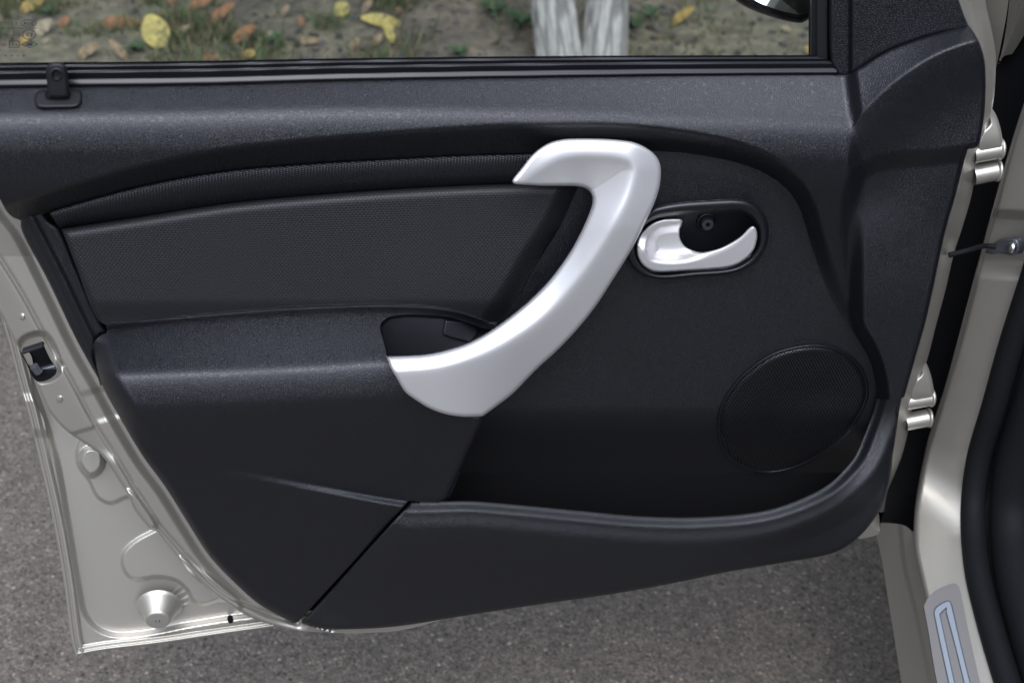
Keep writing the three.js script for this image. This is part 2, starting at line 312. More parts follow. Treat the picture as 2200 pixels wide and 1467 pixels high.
{
  const out = poly([[-120, 191], [0, 187], [440, 181], [740, 172], [1200, 164], [1500, 160], [1800, 158]], C1.slice(1), [[2081, 52], [2102, 84], [2116, 126], [2119, 170], [2117, 235], [2110, 285], [2103, 312], [2096, 318], [2082, 320]],
    [[2080, 322], [2073, 345], [2055, 416], [2032, 498], [2010, 600], [1990, 690], [1970, 760], [1945, 850]], [[1945, 850], [1938, 856], [1886, 858]], E2.filter((p) => p[1] < 858 && p[0] > 40).reverse(), [[40, 472], [27, 467], [13, 454], [0, 430], [-120, 240]]);
  const dR = side(crv([[1800, 158], ...C1.slice(1), ...[[2102, 84], [2116, 126], [2119, 170], [2117, 235], [2110, 285], [2103, 312], [2080, 322], [2055, 416], [2032, 498], [2010, 600], [1990, 690], [1970, 760], [1945, 850]]], 120));
  put('upper_trim', shell(out, onZ((u, v) => zUpper(u, v) - (u > 1790 ? round(dR(u, v), 9, u < 2076 && v < 170 ? 0.003 : 0.006) : 0)), { step: 4, back: 0.035 }), M.trim, door);
}
put('trim_carrier', shell(poly([[-100, 215], [300, 205], [1000, 190], [1780, 180]], [[1780, 180], [2080, 90], [2100, 180], [2080, 300], [2010, 500], [1925, 850], [1900, 1020], [1850, 1120], [1600, 1200], [1200, 1270], [900, 1315], [720, 1330]], [[720, 1330], [660, 1320], [610, 1305], [530, 1255], [430, 1140], [330, 985], [230, 810], [120, 580], [60, 460], [10, 400], [-100, 300], [-100, 215]]), onZ(() => -0.022), { step: 16, back: 0 }), M.deep, door);
// mirror corner cover
{
  const o = poly([[1784, -160], [2010, -160]], [[2010, -160], [2061, 0], [2070, 26], [2080, 51]], [[2080, 51], [2083, 60], [2020, 74], [1960, 92], [1900, 116], [1830, 162]], [[1830, 162], [1806, 165], [1792, 150]], [[1792, 150], [1786, 140], [1784, -160]]);
  const d = sdf(o);
  put('mirror_corner_cover', shell(o, onZ((u, v) => 0.016 + 0.006 * ss(1822, 1834, u) - round(d(u, v), 9, 0.005)), { step: 4, back: 0.03 }), M.trim, door);
}
// narrow border beside the latch edge
{
  const o = poly([[44, 466], [50, 457], [62, 453], [91, 451]], [[91, 451], [104, 472], [128, 492], [165, 575], [215, 690], [229, 713]], [[229, 713], [206, 735], [203, 765], [212, 800], [221, 832]], [[221, 832], [168, 739], [101, 601], [44, 490], [44, 466]]);
  const d = sdf(o), e = side(crv([[44, 490], [101, 601], [168, 739], [219, 830]]));
  put('rear_trim_border', shell(o, onZ((u, v) => 0.016 - round(d(u, v), 12, 0.007) + 0.004 * Math.exp(-(((Math.abs(e(u, v)) - 30) / 9) ** 2))), { step: 3, back: 0.02 }), M.trim, door);
}
// textured strip under the shoulder
{
  const lo = [[128, 492], [300, 467], [500, 437], [730, 416], [950, 402], [1110, 396], [1230, 396]];
  const o = poly(E2.filter((p) => p[0] > 100 && p[0] < 1230), [[1230, 326], [1230, 396]], lo.slice().reverse(), [[128, 492], [104, 458]]);
  const top = side(E2), bot = side(crv(lo, 60)), d = sdf(o);
  put('textured_strip', shell(o, onZ((u, v) => { const a = Math.max(0, top(u, v)), b = Math.max(0, -bot(u, v)), t = a / Math.max(1, a + b); return 0.0215 + 0.007 * (1 - (t - 0.18) * (t - 0.18) * 2.4) - 0.006 - round(d(u, v), 5, 0.003); }), { step: 3, back: 0.012, uv: (p) => [(p[0] + (p[1] - p[2])) * 0.85, (p[0] * 0.5 - (p[1] - p[2])) * 0.9] }), M.strip, door);
}
// fabric-like insert
const fabBottom = [[225, 697], [400, 676], [600, 659], [720, 653], [800, 651], [880, 652], [950, 658], [1000, 668], [1040, 684], [1072, 694]];
{
  const o = poly([[130, 492], [300, 466], [500, 436], [730, 415], [950, 401], [1110, 395], [1246, 395]], [[1246, 395], [1238, 410], [1201, 490], [1147, 574], [1117, 628], [1092, 670], [1072, 696]], fabBottom.slice().reverse(), [[225, 697], [210, 688], [165, 580], [136, 505], [130, 492]]);
  const top = side(crv([[100, 496], [300, 466], [500, 436], [730, 415], [950, 401], [1110, 395], [1260, 395]], 60)), d = sdf(o), lf = side(crv([[130, 492], [165, 580], [215, 697]])), rt = side(crv([[1246, 395], [1201, 490], [1147, 574], [1117, 628], [1072, 696]]));
  put('fabric_insert', shell(o, onZ((u, v) => 0.027 - round(Math.max(0, top(u, v)), 26, 0.014) - round(Math.max(0, -lf(u, v)), 14, 0.006) - 0.012 * ss(45, 0, rt(u, v)) - 0.006 * ss(640, 700, v)), { step: 4, back: 0.012 }), M.fabric, door);
}
// armrest with the rear lower panel
const vB = fu([[150, 706], [225, 697], [400, 676], [600, 659], [800, 651], [950, 658], [1040, 684], [1080, 698]]);
const vA = fu([[190, 812], [240, 806], [500, 797], [700, 787], [840, 777], [950, 772], [1080, 770]]);
const seamTop = [875, 1079], seamBot = [640, 1336];
const trimLeft = [[197, 748], [203, 775], [219, 828], [262, 907], [306, 980], [353, 1044], [404, 1125], [447, 1192], [505, 1253], [555, 1297], [599, 1323], [626, 1337]];
const vCr = fu([[300, 966], [420, 992], [560, 1019], [700, 1046], [870, 1076], [960, 1080]]);
const zArm0 = soft((u, v) => {
  const b = vB(u), a = vA(u);
  if (v < a) return mix(0.006, 0.079, clamp((v - b) / (a - b)));
  return 0.079 + 0.0125 * (1 - Math.exp(-(v - a) / 42)) - 0.000098 * Math.max(0, v - a - 70);
}, 16);
const dArmL = side(crv(trimLeft, 80)), dArmR = side([[1062, 840], [1045, 890], [962, 1070], [950, 1084]]);
function zArm(u, v) {
  let z = zArm0(u, v);
  const k = ss(980, 860, v), dl = Math.max(0, -dArmL(u, v));
  z -= mix(round(dl, 18, 0.010), round(dl, 46, 0.05) * ss(690, 790, v), k);
  z += 0.008 * ss(400, 880, u) * ss(-2, 16, v - vCr(u)) - 0.03 * ss(985, 1060, u) * ss(760, 800, v) * ss(900, 870, v);
  return z;
}
const switchOutline = poly([[832, 769], [824, 735], [816, 704], [820, 692], [833, 682], [853, 677], [902, 676], [964, 681], [1004, 693], [1040, 706]], [[1040, 706], [1075, 712], [1000, 760], [918, 780], [832, 769]]);
{
  const o = poly([[202, 733], [215, 721], [229, 713], [225, 697]], fabBottom, [[1072, 694], [1110, 720], [1100, 800], [1062, 850], [1045, 890]], [[1045, 890], [1005, 975], [972, 1055]], [[972, 1055], [962, 1073], [945, 1079], [878, 1076]], [seamTop, seamBot], [[638, 1336], [632, 1338], [626, 1337]], trimLeft.slice().reverse(), [[197, 748], [202, 733]]);
  const dB = side([[878, 1080], [640, 1336]]), dTop = side(crv([[190, 735], [229, 712], ...fabBottom], 60));
  put('armrest_panel', shell(o, onZ((u, v) => { let z = zArm(u, v); const k = v < 1080 ? round(Math.max(0, dArmR(u, v)), 15, 0.009) : 0; return z - k - (v > 1070 ? round(Math.max(0, dB(u, v)), 6, 0.003) : 0) + 0.002 * Math.exp(-((Math.max(0, dTop(u, v)) / 5) ** 2)) * ss(230, 300, u); }), { holes: [switchOutline], step: 4, back: 0.06 }), M.trim, door);
  const swB = sdf(switchOutline), zSw = (u, v) => zArm(u, v) - 0.0035 - 0.061 * clamp((v - 672) / 128) + 0.002 * ss(6, 0, swB(u, v));
  put('window_switch_plate', shell(poly([[832, 774], [820, 735], [812, 704], [816, 690], [830, 678], [853, 673], [902, 672], [964, 677], [1004, 689], [1042, 702]], [[1042, 702], [1080, 708], [1000, 764], [918, 786], [832, 774]]), onZ(zSw), { step: 3, back: 0.004 }), M.smooth, door);
  const bo = poly([[957, 688], [994, 692], [1022, 701], [1027, 707], [1025, 719]], [[1025, 719], [1010, 736], [1002, 734], [954, 720], [952, 717], [957, 688]]), bd = sdf(bo);
  put('blank_button', shell(bo, onZ((u, v) => zSw(u, v) + 0.0045 - round(bd(u, v), 3, 0.0015)), { step: 1.5, back: 0.004 }), M.smooth, door);
}
// panel behind the handle, speaker and pocket
const zInner = (u, v) => { const d = dE2(u, v); return 0.0175 + 0.001 * ss(0, 40, d) - 0.055 * ss(870, 1090, v) * ss(0, 60, d); };
const bezelOuter = loop([[1389, 460], [1402, 448], [1425, 441], [1461, 435], [1526, 430], [1584, 428], [1608, 432], [1633, 447], [1647, 469], [1652, 492], [1651, 515], [1641, 542], [1621, 567], [1592, 582], [1559, 590], [1494, 595], [1428, 600], [1404, 598], [1379, 590], [1359, 573], [1348, 553], [1348, 530], [1358, 500], [1370, 480]]);
const bezelInner = loop([[1365, 531], [1373, 505], [1389, 482], [1412, 470], [1445, 465], [1494, 461], [1559, 458], [1592, 457], [1611, 465], [1626, 483], [1631, 505], [1628, 528], [1616, 547], [1595, 565], [1572, 575], [1494, 582], [1412, 588], [1387, 577], [1371, 557]]);
const speakerOutline = loop([[1546, 912], [1551, 877], [1578, 830], [1615, 793], [1662, 762], [1712, 747], [1753, 743], [1790, 749], [1823, 766], [1850, 793], [1862, 826], [1862, 853], [1850, 884], [1823, 924], [1775, 968], [1709, 1003], [1662, 1014], [1621, 1010], [1588, 996], [1564, 978], [1549, 946]]);
{
  const o = poly([[1150, 326], [1300, 321]], E2.filter((p) => p[0] > 1300), [[1886, 900], [1872, 1000], [1800, 1100], [1600, 1180], [1200, 1170], [930, 1130], [930, 900], [1080, 720], [1180, 560], [1240, 400], [1150, 326]]);
  put('inner_panel', shell(o, onZ(zInner), { holes: [bezelInner, speakerOutline], step: 4, back: 0.03 }), M.trimFine, door);
}
// grip liner between insert and handle
const gripIn = [[832, 767], [918, 762], [965, 752], [1009, 737], [1050, 715], [1093, 685], [1134, 651], [1171, 614], [1201, 577], [1228, 537], [1248, 500], [1264, 464], [1273, 437], [1272, 420], [1265, 409], [1255, 403], [1241, 400], [1167, 399], [1113, 396]];
{
  const o = poly([[1246, 392], [1300, 392], [1310, 440], [1280, 520], [1230, 590], [1160, 660], [1078, 712], [1066, 700], [1087, 676], [1117, 628], [1147, 574], [1188, 500], [1201, 486], [1238, 407], [1246, 392]]);
  const l = side(crv([[1246, 392], [1238, 407], [1201, 488], [1147, 574], [1117, 628], [1066, 700]], 40)), d = sdf(o);
  put('grip_liner', shell(o, onZ((u, v) => { const a = Math.max(0, l(u, v)); return 0.02 + 0.02 * Math.sin(clamp((a + 4) / 62) * Math.PI); }), { step: 3, back: 0.02 }), M.trim, door);
}
// pull handle
const gripOut = [[1113, 396], [1104, 394], [1101, 389], [1120, 363], [1147, 330], [1177, 309], [1208, 300], [1251, 298], [1319, 300], [1362, 306], [1389, 318], [1406, 331], [1416, 346], [1420, 363], [1418, 397], [1406, 437], [1386, 478], [1376, 500], [1349, 550], [1315, 604], [1282, 655], [1245, 702], [1201, 749], [1150, 796], [1100, 847], [1066, 873], [1043, 890]];
const gripOutline = poly(gripIn, gripOut, [[1043, 890], [1036, 894], [1020, 895], [992, 895], [959, 890], [922, 877], [891, 858], [871, 843], [854, 816], [838, 788], [832, 767]]);
{
  const ridge = crv([[760, 806], [841, 803], [932, 796], [999, 780], [1066, 754], [1134, 712], [1190, 664], [1240, 604], [1287, 538], [1322, 480], [1346, 430], [1360, 385], [1364, 362], [1354, 345], [1330, 337], [1290, 333], [1240, 333], [1205, 340], [1170, 358], [1110, 398], [1080, 420]], 120);
  const sR = side(ridge), d = sdf(gripOutline);
  const zH = (u, v) => {
    const s = sR(u, v), r = 11, h = Math.sqrt(s * s + r * r) - r;          // s > 0 : outer side (below / right)
    const low = ss(1000, 1200, u);
    let z = 0.114 - 0.038 * ss(940, 1250, u) - 0.012 * ss(500, 330, v);
    z -= h * (s > 0 ? mix(0.00010, 0.00022, low) : mix(0.00040, 0.00036, low));
    z -= 0.012 * ss(330, 396, v) * ss(1240, 1110, u) * 0.3;
    return z - round(d(u, v), 9, 0.005);
  };
  const h = put('pull_handle', shell(gripOutline, onZ(zH), { step: 3, back: 0.02 }), M.silver, door);
  // black rear half of the grip
  const dI = side(crv(gripIn, 100));
  put('grip_backing', shell(poly(gripIn.slice(0, 15).map(([u, v], i) => [u - 1.2, v - 1.4]), [[1275, 440], [1300, 480], [1230, 600], [1130, 700], [1000, 770], [832, 775]], [[832, 775], [828, 762]]), onZ((u, v) => zH(u, v) - 0.014), { step: 3, back: 0.03 }), M.smooth, door);
}
// inside opener
{
  const dO = sdf(bezelOuter), dI = sdf(bezelInner), bz = (u, v) => { const a = Math.max(0, dO(u, v)), b = Math.max(0, -dI(u, v)), t = a / Math.max(0.5, a + b); return 0.020 + 0.012 * Math.sqrt(Math.max(0, 1 - (2 * t - 0.85) ** 2 / 1.4)) - 0.004 * ss(0.7, 1, t); };
  put('opener_bezel', shell(bezelOuter, onZ(bz), { holes: [bezelInner], step: 2, back: 0.02 }), M.smooth, door);
  const cup = put('opener_cup', shell(loop([[1355, 531], [1365, 500], [1385, 475], [1445, 455], [1494, 450], [1592, 447], [1625, 465], [1640, 500], [1636, 535], [1600, 575], [1494, 592], [1412, 597], [1371, 570]]), onZ((u, v) => -0.012 + 0.016 * ss(540, 590, v) + 0.008 * ss(1540, 1640, u)), { step: 4, back: 0.005 }), M.smooth, door);
  const sp = liftZ(1520, 479, -0.008);
  const sg = new THREE.CylinderGeometry(0.0056, 0.006, 0.005, 20); sg.rotateX(Math.PI / 2); moved(sg, sp[0], sp[1], sp[2]);
  const sc = put('screw', sg, M.steel, door);
  const rg = new THREE.TorusGeometry(0.009, 0.0012, 8, 28); moved(rg, sp[0], sp[1], sp[2] - 0.002); put('screw_collar', rg, M.smooth, door);
  const sl = new THREE.CylinderGeometry(0.0024, 0.0024, 0.001, 6); sl.rotateX(Math.PI / 2); moved(sl, sp[0], sp[1], sp[2] + 0.0026); put('screw_socket', sl, M.deep, door);
  const lo = poly([[1368, 536], [1371, 515], [1384, 495], [1402, 480], [1423, 472], [1445, 470], [1461, 470]], [[1461, 470], [1466, 473], [1465, 483], [1461, 492]], [[1461, 492], [1460, 505], [1463, 516], [1472, 529], [1487, 537], [1505, 542], [1523, 540], [1548, 533], [1572, 521], [1592, 508], [1611, 489], [1618, 486], [1623, 489], [1627, 501], [1626, 518], [1620, 536], [1607, 552], [1589, 565], [1567, 573], [1526, 578], [1477, 581], [1415, 584], [1399, 581], [1381, 569], [1371, 552], [1368, 536]]);
  const d = sdf(lo), fold = side(crv([[1384, 548], [1386, 520], [1396, 498], [1415, 483], [1460, 476]], 40)), low = side(crv([[1384, 545], [1395, 561], [1420, 568], [1470, 567], [1520, 555], [1570, 534], [1605, 508], [1622, 490]], 60));
  const zL = (u, v) => {
    const rimD = Math.min(fold(u, v), -low(u, v));       // inside the dish when positive
    let z = 0.028 - 0.006 * ss(0, 26, rimD) * ss(1540, 1470, u);
    const b = low(u, v); if (b < 0) z -= 0.0068 * ss(0, 42, -b); else z -= 0.00009 * b;
    return z + 0.004 * ss(1480, 1620, u) - round(d(u, v), 4, 0.003);
  };
  put('opener_lever', shell(lo, onZ(zL), { step: 1.6, back: 0.008 }), M.silver, door);
}
// speaker grille
{
  const d = sdf(speakerOutline), zS = (u, v) => zInner(u, v) + 0.007 - round(d(u, v), 14, 0.006) - 0.0035 * ss(30, 110, d(u, v));
  const g = put('speaker_grille', shell(speakerOutline, onZ(zS), { step: 3, back: 0.006 }), M.grille, door);
  put('speaker_cone', shell(speakerOutline, onZ((u, v) => zS(u, v) - 0.012 - 0.02 * ss(0, 120, d(u, v))), { step: 6, back: 0 }), M.deep, door);
}
{
  const o2 = sdf(speakerOutline), c0 = [1706, 880], grow = (k) => speakerOutline.map(([u, v]) => { const l = Math.hypot(u - c0[0], v - c0[1]); return [u + (u - c0[0]) / l * k, v + (v - c0[1]) / l * k]; }), a = grow(5), b = grow(-4), da = sdf(a), db = sdf(b);
  put('speaker_rim', shell(a, onZ((u, v) => zInner(u, v) + 0.0005 + 0.0045 * Math.sin(Math.PI * clamp(Math.max(0, da(u, v)) / 9))), { holes: [b], step: 1.8, back: 0.004 }), M.smooth, door);
}
// door pocket front
const rimTop = [[878, 1078], [945, 1077], [1010, 1076], [1066, 1080], [1134, 1086], [1268, 1099], [1369, 1108], [1470, 1111], [1527, 1109], [1595, 1104], [1662, 1092], [1729, 1068], [1780, 1041], [1813, 1011], [1840, 977], [1864, 921], [1880, 877], [1885, 857]];
{
  const o = poly(rimTop, [[1885, 857], [1938, 855]], [[1938, 855], [1934, 877], [1924, 944], [1919, 980], [1914, 1027], [1897, 1085], [1874, 1122], [1840, 1159], [1796, 1186], [1662, 1212], [1561, 1229], [1460, 1250], [1335, 1273], [1134, 1302], [965, 1328], [865, 1344], [797, 1350], [730, 1352], [706, 1352], [673, 1347], [646, 1338]], [[646, 1338], [880, 1081]]);
  const top = side(crv(rimTop, 120)), d = sdf(o);
  const bot = side(crv([[1919, 980], [1914, 1027], [1897, 1085], [1874, 1122], [1840, 1159], [1796, 1186], [1662, 1212], [1561, 1229], [1335, 1273], [1134, 1302], [965, 1328], [797, 1350], [706, 1352], [646, 1338]], 80));
  const zP = (u, v) => {
    const t = Math.max(0, top(u, v)), b = Math.max(0, bot(u, v));
    const h = mix(0.074, 0.036, ss(1080, 880, v) * ss(1700, 1860, u));
    let z = h - 0.010 * ss(26, 0, t) + 0.004 * ss(24, 60, t) - 0.030 * ss(40, 300, t) * ss(1900, 1500, u) - 0.012 * ss(44, 90, t) * ss(1500, 1850, u);
    return z - round(b, 10, 0.006) - (u < 900 ? round(Math.max(0, d(u, v)), 6, 0.003) : 0);
  };
  put('door_pocket', shell(o, onZ(zP), { step: 4, back: 0.035 }), M.trimFine, door);
}
// window seal, channel and glass
{
  const gTop = fu([[-150, 138], [0, 135], [400, 131], [740, 125], [1200, 120], [1745, 118], [1800, 118]]);
  const o = poly([[-120, 138], [0, 135], [400, 131], [740, 125], [1200, 120], [1745, 118]], [[1745, 118], [1785, 132], [1796, 142], [1799, 157]], [[1799, 160], [1500, 162], [1200, 166], [740, 174], [440, 183], [0, 189], [-120, 193]]);
  const prof = lin([[0, 0.0155], [0.07, 0.0175], [0.13, 0.017], [0.33, 0.0142], [0.46, 0.0146], [0.6, 0.0148], [0.64, 0.0128], [0.68, 0.0128], [0.84, 0.0136], [0.89, 0.0112], [0.93, 0.012], [1, 0.012]]);
  const z = soft((u, v) => { const a = vSeal(u) + 2, b = gTop(u); return prof(clamp((a - v) / (a - b))); }, 2);
  put('window_seal', shell(o, onZ(z), { step: 2.5, back: 0.02 }), M.gloss, door);
  const ch = poly([[1738, -160], [1788, -160]], [[1788, -160], [1788, 145], [1745, 128], [1738, 128]], [[1738, 128], [1738, -160]]);
  put('window_channel', shell(ch, onZ((u, v) => -0.022 + 0.024 * ss(1740, 1746, u) + 0.006 * ss(1752, 1757, u) - 0.008 * ss(1778, 1784, u)), { step: 2.5, back: 0.03 }), M.rubber, door);
  const gz = -0.024, c = [[-160, -200], [1748, -200], [1748, 140], [-160, 150]].map(([u, v]) => liftZ(u, v, gz));
  const gg = new THREE.BufferGeometry(); gg.setAttribute('position', new THREE.Float32BufferAttribute([...c[0], ...c[3], ...c[2], ...c[0], ...c[2], ...c[1]], 3)); gg.setAttribute('uv', new THREE.Float32BufferAttribute([0, 1, 0, 0, 1, 0, 0, 1, 1, 0, 1, 1], 2)); gg.computeVertexNormals();
  const glass = put('window_glass', gg, M.glass, door);
  // printed approval marks, seen from behind so mirrored
  const cv = document.createElement('canvas'); cv.width = 512; cv.height = 512; const x = cv.getContext('2d');
  x.fillStyle = '#000'; x.fillRect(0, 0, 512, 512); x.translate(512, 0); x.scale(-1, 1); x.strokeStyle = x.fillStyle = '#fff'; x.lineWidth = 8; x.textBaseline = 'middle'; x.textAlign = 'left';
  const ell = (a, b, p, q) => { x.beginPath(); x.ellipse(a, b, p, q, 0, 0, 7); x.stroke(); };
  ell(90, 70, 66, 36); x.font = 'bold 44px sans-serif'; x.fillText('BOR', 44, 72); x.font = '44px sans-serif'; x.fillText('T TINTED', 182, 72);
  x.fillRect(0, 120, 512, 6);
  ell(84, 192, 56, 52); x.font = 'bold 56px sans-serif'; x.fillText('E2', 50, 194); x.font = '44px sans-serif'; x.fillText('43R-0012', 156, 196);
  x.beginPath(); x.moveTo(10, 300); x.lineTo(80, 262); x.lineTo(150, 300); x.lineTo(80, 338); x.closePath(); x.stroke(); x.beginPath(); x.ellipse(80, 300, 30, 18, 0, 0, 7); x.fill();
  x.strokeRect(172, 264, 82, 70); x.font = 'bold 46px sans-serif'; x.fillText('e2', 184, 302); x.font = '44px sans-serif'; x.fillText('00128', 276, 302);
  x.fillText('. 3', 330, 378); for (let i = 0; i < 5; i++) { x.beginPath(); x.arc(130 + i * 52, 426, 7, 0, 7); x.fill(); }
  const ct = new THREE.CanvasTexture(cv);
  const a = [[-46, 36], [82, 36], [82, 136], [-46, 136]].map(([u, v]) => liftZ(u, v, gz + 0.0006));
  const pg = new THREE.BufferGeometry(); pg.setAttribute('position', new THREE.Float32BufferAttribute([...a[0], ...a[3], ...a[2], ...a[0], ...a[2], ...a[1]], 3)); pg.setAttribute('uv', new THREE.Float32BufferAttribute([0, 1, 0, 0, 1, 0, 0, 1, 1, 0, 1, 1], 2)); pg.computeVertexNormals();
  put('approval_print', pg, std({ color: rgb(0.02, 0.02, 0.02), roughness: 0.6, alphaMap: ct, alphaTest: 0.4 }), door);
}
// lock knob
{
  const base = loop([[76, 200], [86, 194], [125, 192], [164, 191], [174, 198], [175, 214], [170, 226], [158, 231], [124, 232], [88, 232], [77, 228], [73, 215]]), d = sdf(base);
  const b = put('lock_knob_bezel', shell(base, onZ((u, v) => shoulder(u, v) + 0.006 - round(d(u, v), 8, 0.005)), { step: 2, back: 0.008 }), M.rubber, door);
  const ho = loop([[95, 203], [97, 196], [120, 193], [146, 195], [151, 203], [148, 212], [122, 214], [98, 212]]);
  put('knob_hole', shell(ho, onZ((u, v) => shoulder(u, v) + 0.0068), { step: 2, back: 0.001 }), M.deep, door);
  const ko = poly([[102, 211], [100, 180], [97, 152], [100, 141], [108, 135], [119, 133], [132, 135], [141, 142], [144, 154]], [[144, 154], [147, 185], [148, 210]], [[148, 210], [125, 213], [102, 211]]), kd = sdf(ko);
  const zk = shoulder(122, 212) + 0.010;
  put('lock_knob', shell(ko, onZ((u, v) => zk - round(kd(u, v), 10, 0.006) - 0.0022 * ss(11, 6, Math.hypot(u - 120, v - 160)) + 0.001 * ss(8, 11, Math.hypot(u - 120, v - 160)) * ss(15, 11, Math.hypot(u - 120, v - 160))), { step: 1.5, back: 0.012 }), M.rubber, door);
}
// outside mirror seen through the glass
{
  const o = poly([[1560, -20], [1580, 0], [1605, 16], [1650, 34], [1700, 47], [1722, 49], [1737, 42], [1760, 30], [1800, 0], [1800, -190], [1500, -190], [1520, -70], [1560, -20]]);
  const i = poly([[1600, -20], [1622, 0], [1660, 17], [1700, 28], [1726, 30], [1760, 16], [1780, -10], [1780, -170], [1540, -170], [1560, -70], [1600, -20]]), d = sdf(o), di = sdf(i);
  const h = put('mirror_housing', shell(o, onZ((u, v) => -0.2 - round(d(u, v), 16, 0.012)), { holes: [i], step: 3, back: 0.09 }), M.gloss, door);
  put('mirror_glass', shell(i, onZ((u, v) => -0.212 + 0.00028 * v), { step: 8, back: 0 }), M.mirror, door);
}

// ---- painted shell of the door
const hemBL = [161, 1409];
const flangeOut = [[-160, 420], [-60, 580], [0, 676], [14, 703], [30, 733], [46, 760], [76, 821], [88, 850], [105, 884], [132, 917], [156, 936], [186, 956], [219, 980], [249, 1024], [276, 1068], [287, 1094], [305, 1118], [323, 1137], [336, 1142], [362, 1175], [387, 1206], [404, 1227], [447, 1266], [498, 1303], [531, 1323], [572, 1339], [640, 1354], [740, 1360]];
{
  // edge flange against the trim, with the latch opening
  const trimEdge = [[-160, 140], [-60, 320], [0, 440], [44, 500], [101, 611], [168, 749], [219, 838], [262, 915], [306, 988], [353, 1052], [404, 1133], [447, 1198], [505, 1257], [555, 1299], [599, 1325], [640, 1337]];
  const latch = poly([[47, 748], [60, 743], [90, 735]], [[90, 735], [105, 768], [121, 795], [114, 800], [80, 806]], [[80, 806], [72, 790], [66, 765], [58, 754], [47, 748]]);
  const inner = trimEdge.map(([u, v]) => [u + 26, v - 4]);
  const o = poly(inner.concat([[740, 1340], [860, 1340], [960, 1322]]), [[968, 1326], [865, 1353], [797, 1359], [740, 1361]], flangeOut.slice().reverse());
  const grv = side(crv([[-60, 470], [0, 557], [50, 638], [101, 732], [148, 810], [202, 910], [249, 983], [296, 1061], [336, 1122], [397, 1192], [454, 1253], [505, 1290], [572, 1317], [640, 1338]], 90));
  const dT = side(crv(trimEdge, 100)), dO = side(crv([...flangeOut, [797, 1359], [865, 1353], [968, 1326], [1010, 1312]], 150)), dl = sdf(latch);
  const pads = [[[46, 735], [95, 722], [122, 800], [85, 815], [60, 790]]].map((p) => sdf(loop(p)));
  const bumps = [[47, 681, 7], [127, 857, 8]];
  const steps = [[[268, 1052], [292, 1062], [336, 1130], [318, 1140]], [[385, 1196], [408, 1208], [520, 1302], [500, 1312]]].map((p) => sdf(loop(p)));
  const zF = (u, v) => {
    const g = grv(u, v), t = -dT(u, v);                      // g < 0 : trim side
    let z = 0.004 + 0.00008 * clamp(v - 950, -400, 400);
    z -= 0.018 * ss(30, -8, -t * -1 * -1 < 0 ? -30 : 0) * 0 + 0.007 * ss(26, 0, Math.max(0, dT(u, v)));                                // gasket groove next to the trim
    z -= 0.004 * ss(-3, 5, -g) * 0 + 0.0035 * Math.exp(-((g / 4.5) ** 2));           // pressed line
    z -= 0.010 * ss(0, 90, Math.max(0, g)) ;
    for (const p of pads) z -= 0.010 * ss(-12, 4, p(u, v));
    for (const p of steps) z += 0.005 * ss(-5, 8, p(u, v));
    for (const [a, b, r] of bumps) { const q = Math.hypot(u - a, v - b); z += 0.002 * ss(r, r * 0.5, q); }
    z += 0.004 * ss(4, -4, u * -0.42 + v - 892) * ss(0, 12, g) * 0 - 0.0045 * ss(-5, 5, (v - 930) + (u - 160) * 0.3) * ss(0, 8, g) * ss(1000, 960, v);
    z -= 0.002 * ss(-9, 9, v + u * 0.26 - 892) * ss(9, -9, v + u * 0.26 - 960) * ss(2, -8, g);
    return z - round(Math.max(0, -dO(u, v)), 7, 0.005) * ss(660, 580, u);
  };
  const fl = put('edge_flange', shell(o, onZ(zF), { holes: [latch], step: 3, back: 0.03 }), M.paint, door);
  // latch in its opening
  const lb = put('latch_plate', shell(loop([[40, 738], [95, 722], [130, 800], [80, 820], [55, 780]]), onZ((u, v) => -0.03 + 0.012 * ss(780, 800, v)), { step: 4, back: 0 }), M.deep, door);
  const c0 = liftZ(78, 798, -0.014), cg = new THREE.CylinderGeometry(0.0042, 0.0042, 0.009, 18); cg.rotateZ(0.4); moved(cg, c0[0], c0[1] + 0.003, c0[2]); put('latch_pin', cg, M.steel, door);
  const c1 = liftZ(102, 792, -0.024), fg = new RoundedBoxGeometry(0.018, 0.007, 0.006, 2, 0.002); fg.rotateZ(0.3); moved(fg, c1[0], c1[1], c1[2]); put('latch_fork', fg, M.steel, door);
  const c2 = liftZ(70, 747, -0.008), tg = new RoundedBoxGeometry(0.022, 0.003, 0.008, 2, 0.001); tg.rotateZ(0.35); moved(tg, c2[0], c2[1], c2[2]); put('latch_tab', tg, M.rubber, door);

  // pressed inner skin below the flange
  const outer = [[-60, 500], [-10, 640], [3, 690], [18, 740], [36, 809], [47, 850], [57, 880], [69, 930], [82, 985], [111, 1112], [135, 1246], [153, 1381], hemBL];
  const so = poly(outer.slice(0, -1).map(([u, v]) => [u + 15, v - 4]), [[168, 1388], [215, 1388], [336, 1372], [471, 1352], [599, 1334], [700, 1326]], [[700, 1326], [600, 1300], [470, 1240], [360, 1100], [260, 960], [140, 840], [60, 700], [20, 600], [-60, 440]]);
  const hemIn = side(crv([[60, 800], [90, 880], [121, 980], [151, 1145], [172, 1270], [182, 1315], [205, 1345], [242, 1361], [303, 1359], [404, 1340], [520, 1322], [640, 1310]], 80));
  const plate1 = sdf(loop([[205, 900], [300, 960], [330, 1020], [300, 1060], [269, 1069], [235, 1081], [209, 1068], [190, 1032], [168, 1000], [165, 960]]));
  const square = sdf(loop([[176, 962], [200, 955], [222, 968], [226, 1000], [210, 1022], [190, 1028], [172, 1012], [162, 990]])), squareT = sdf(loop([[186, 980], [206, 974], [216, 988], [212, 1010], [192, 1020], [182, 1002]]));
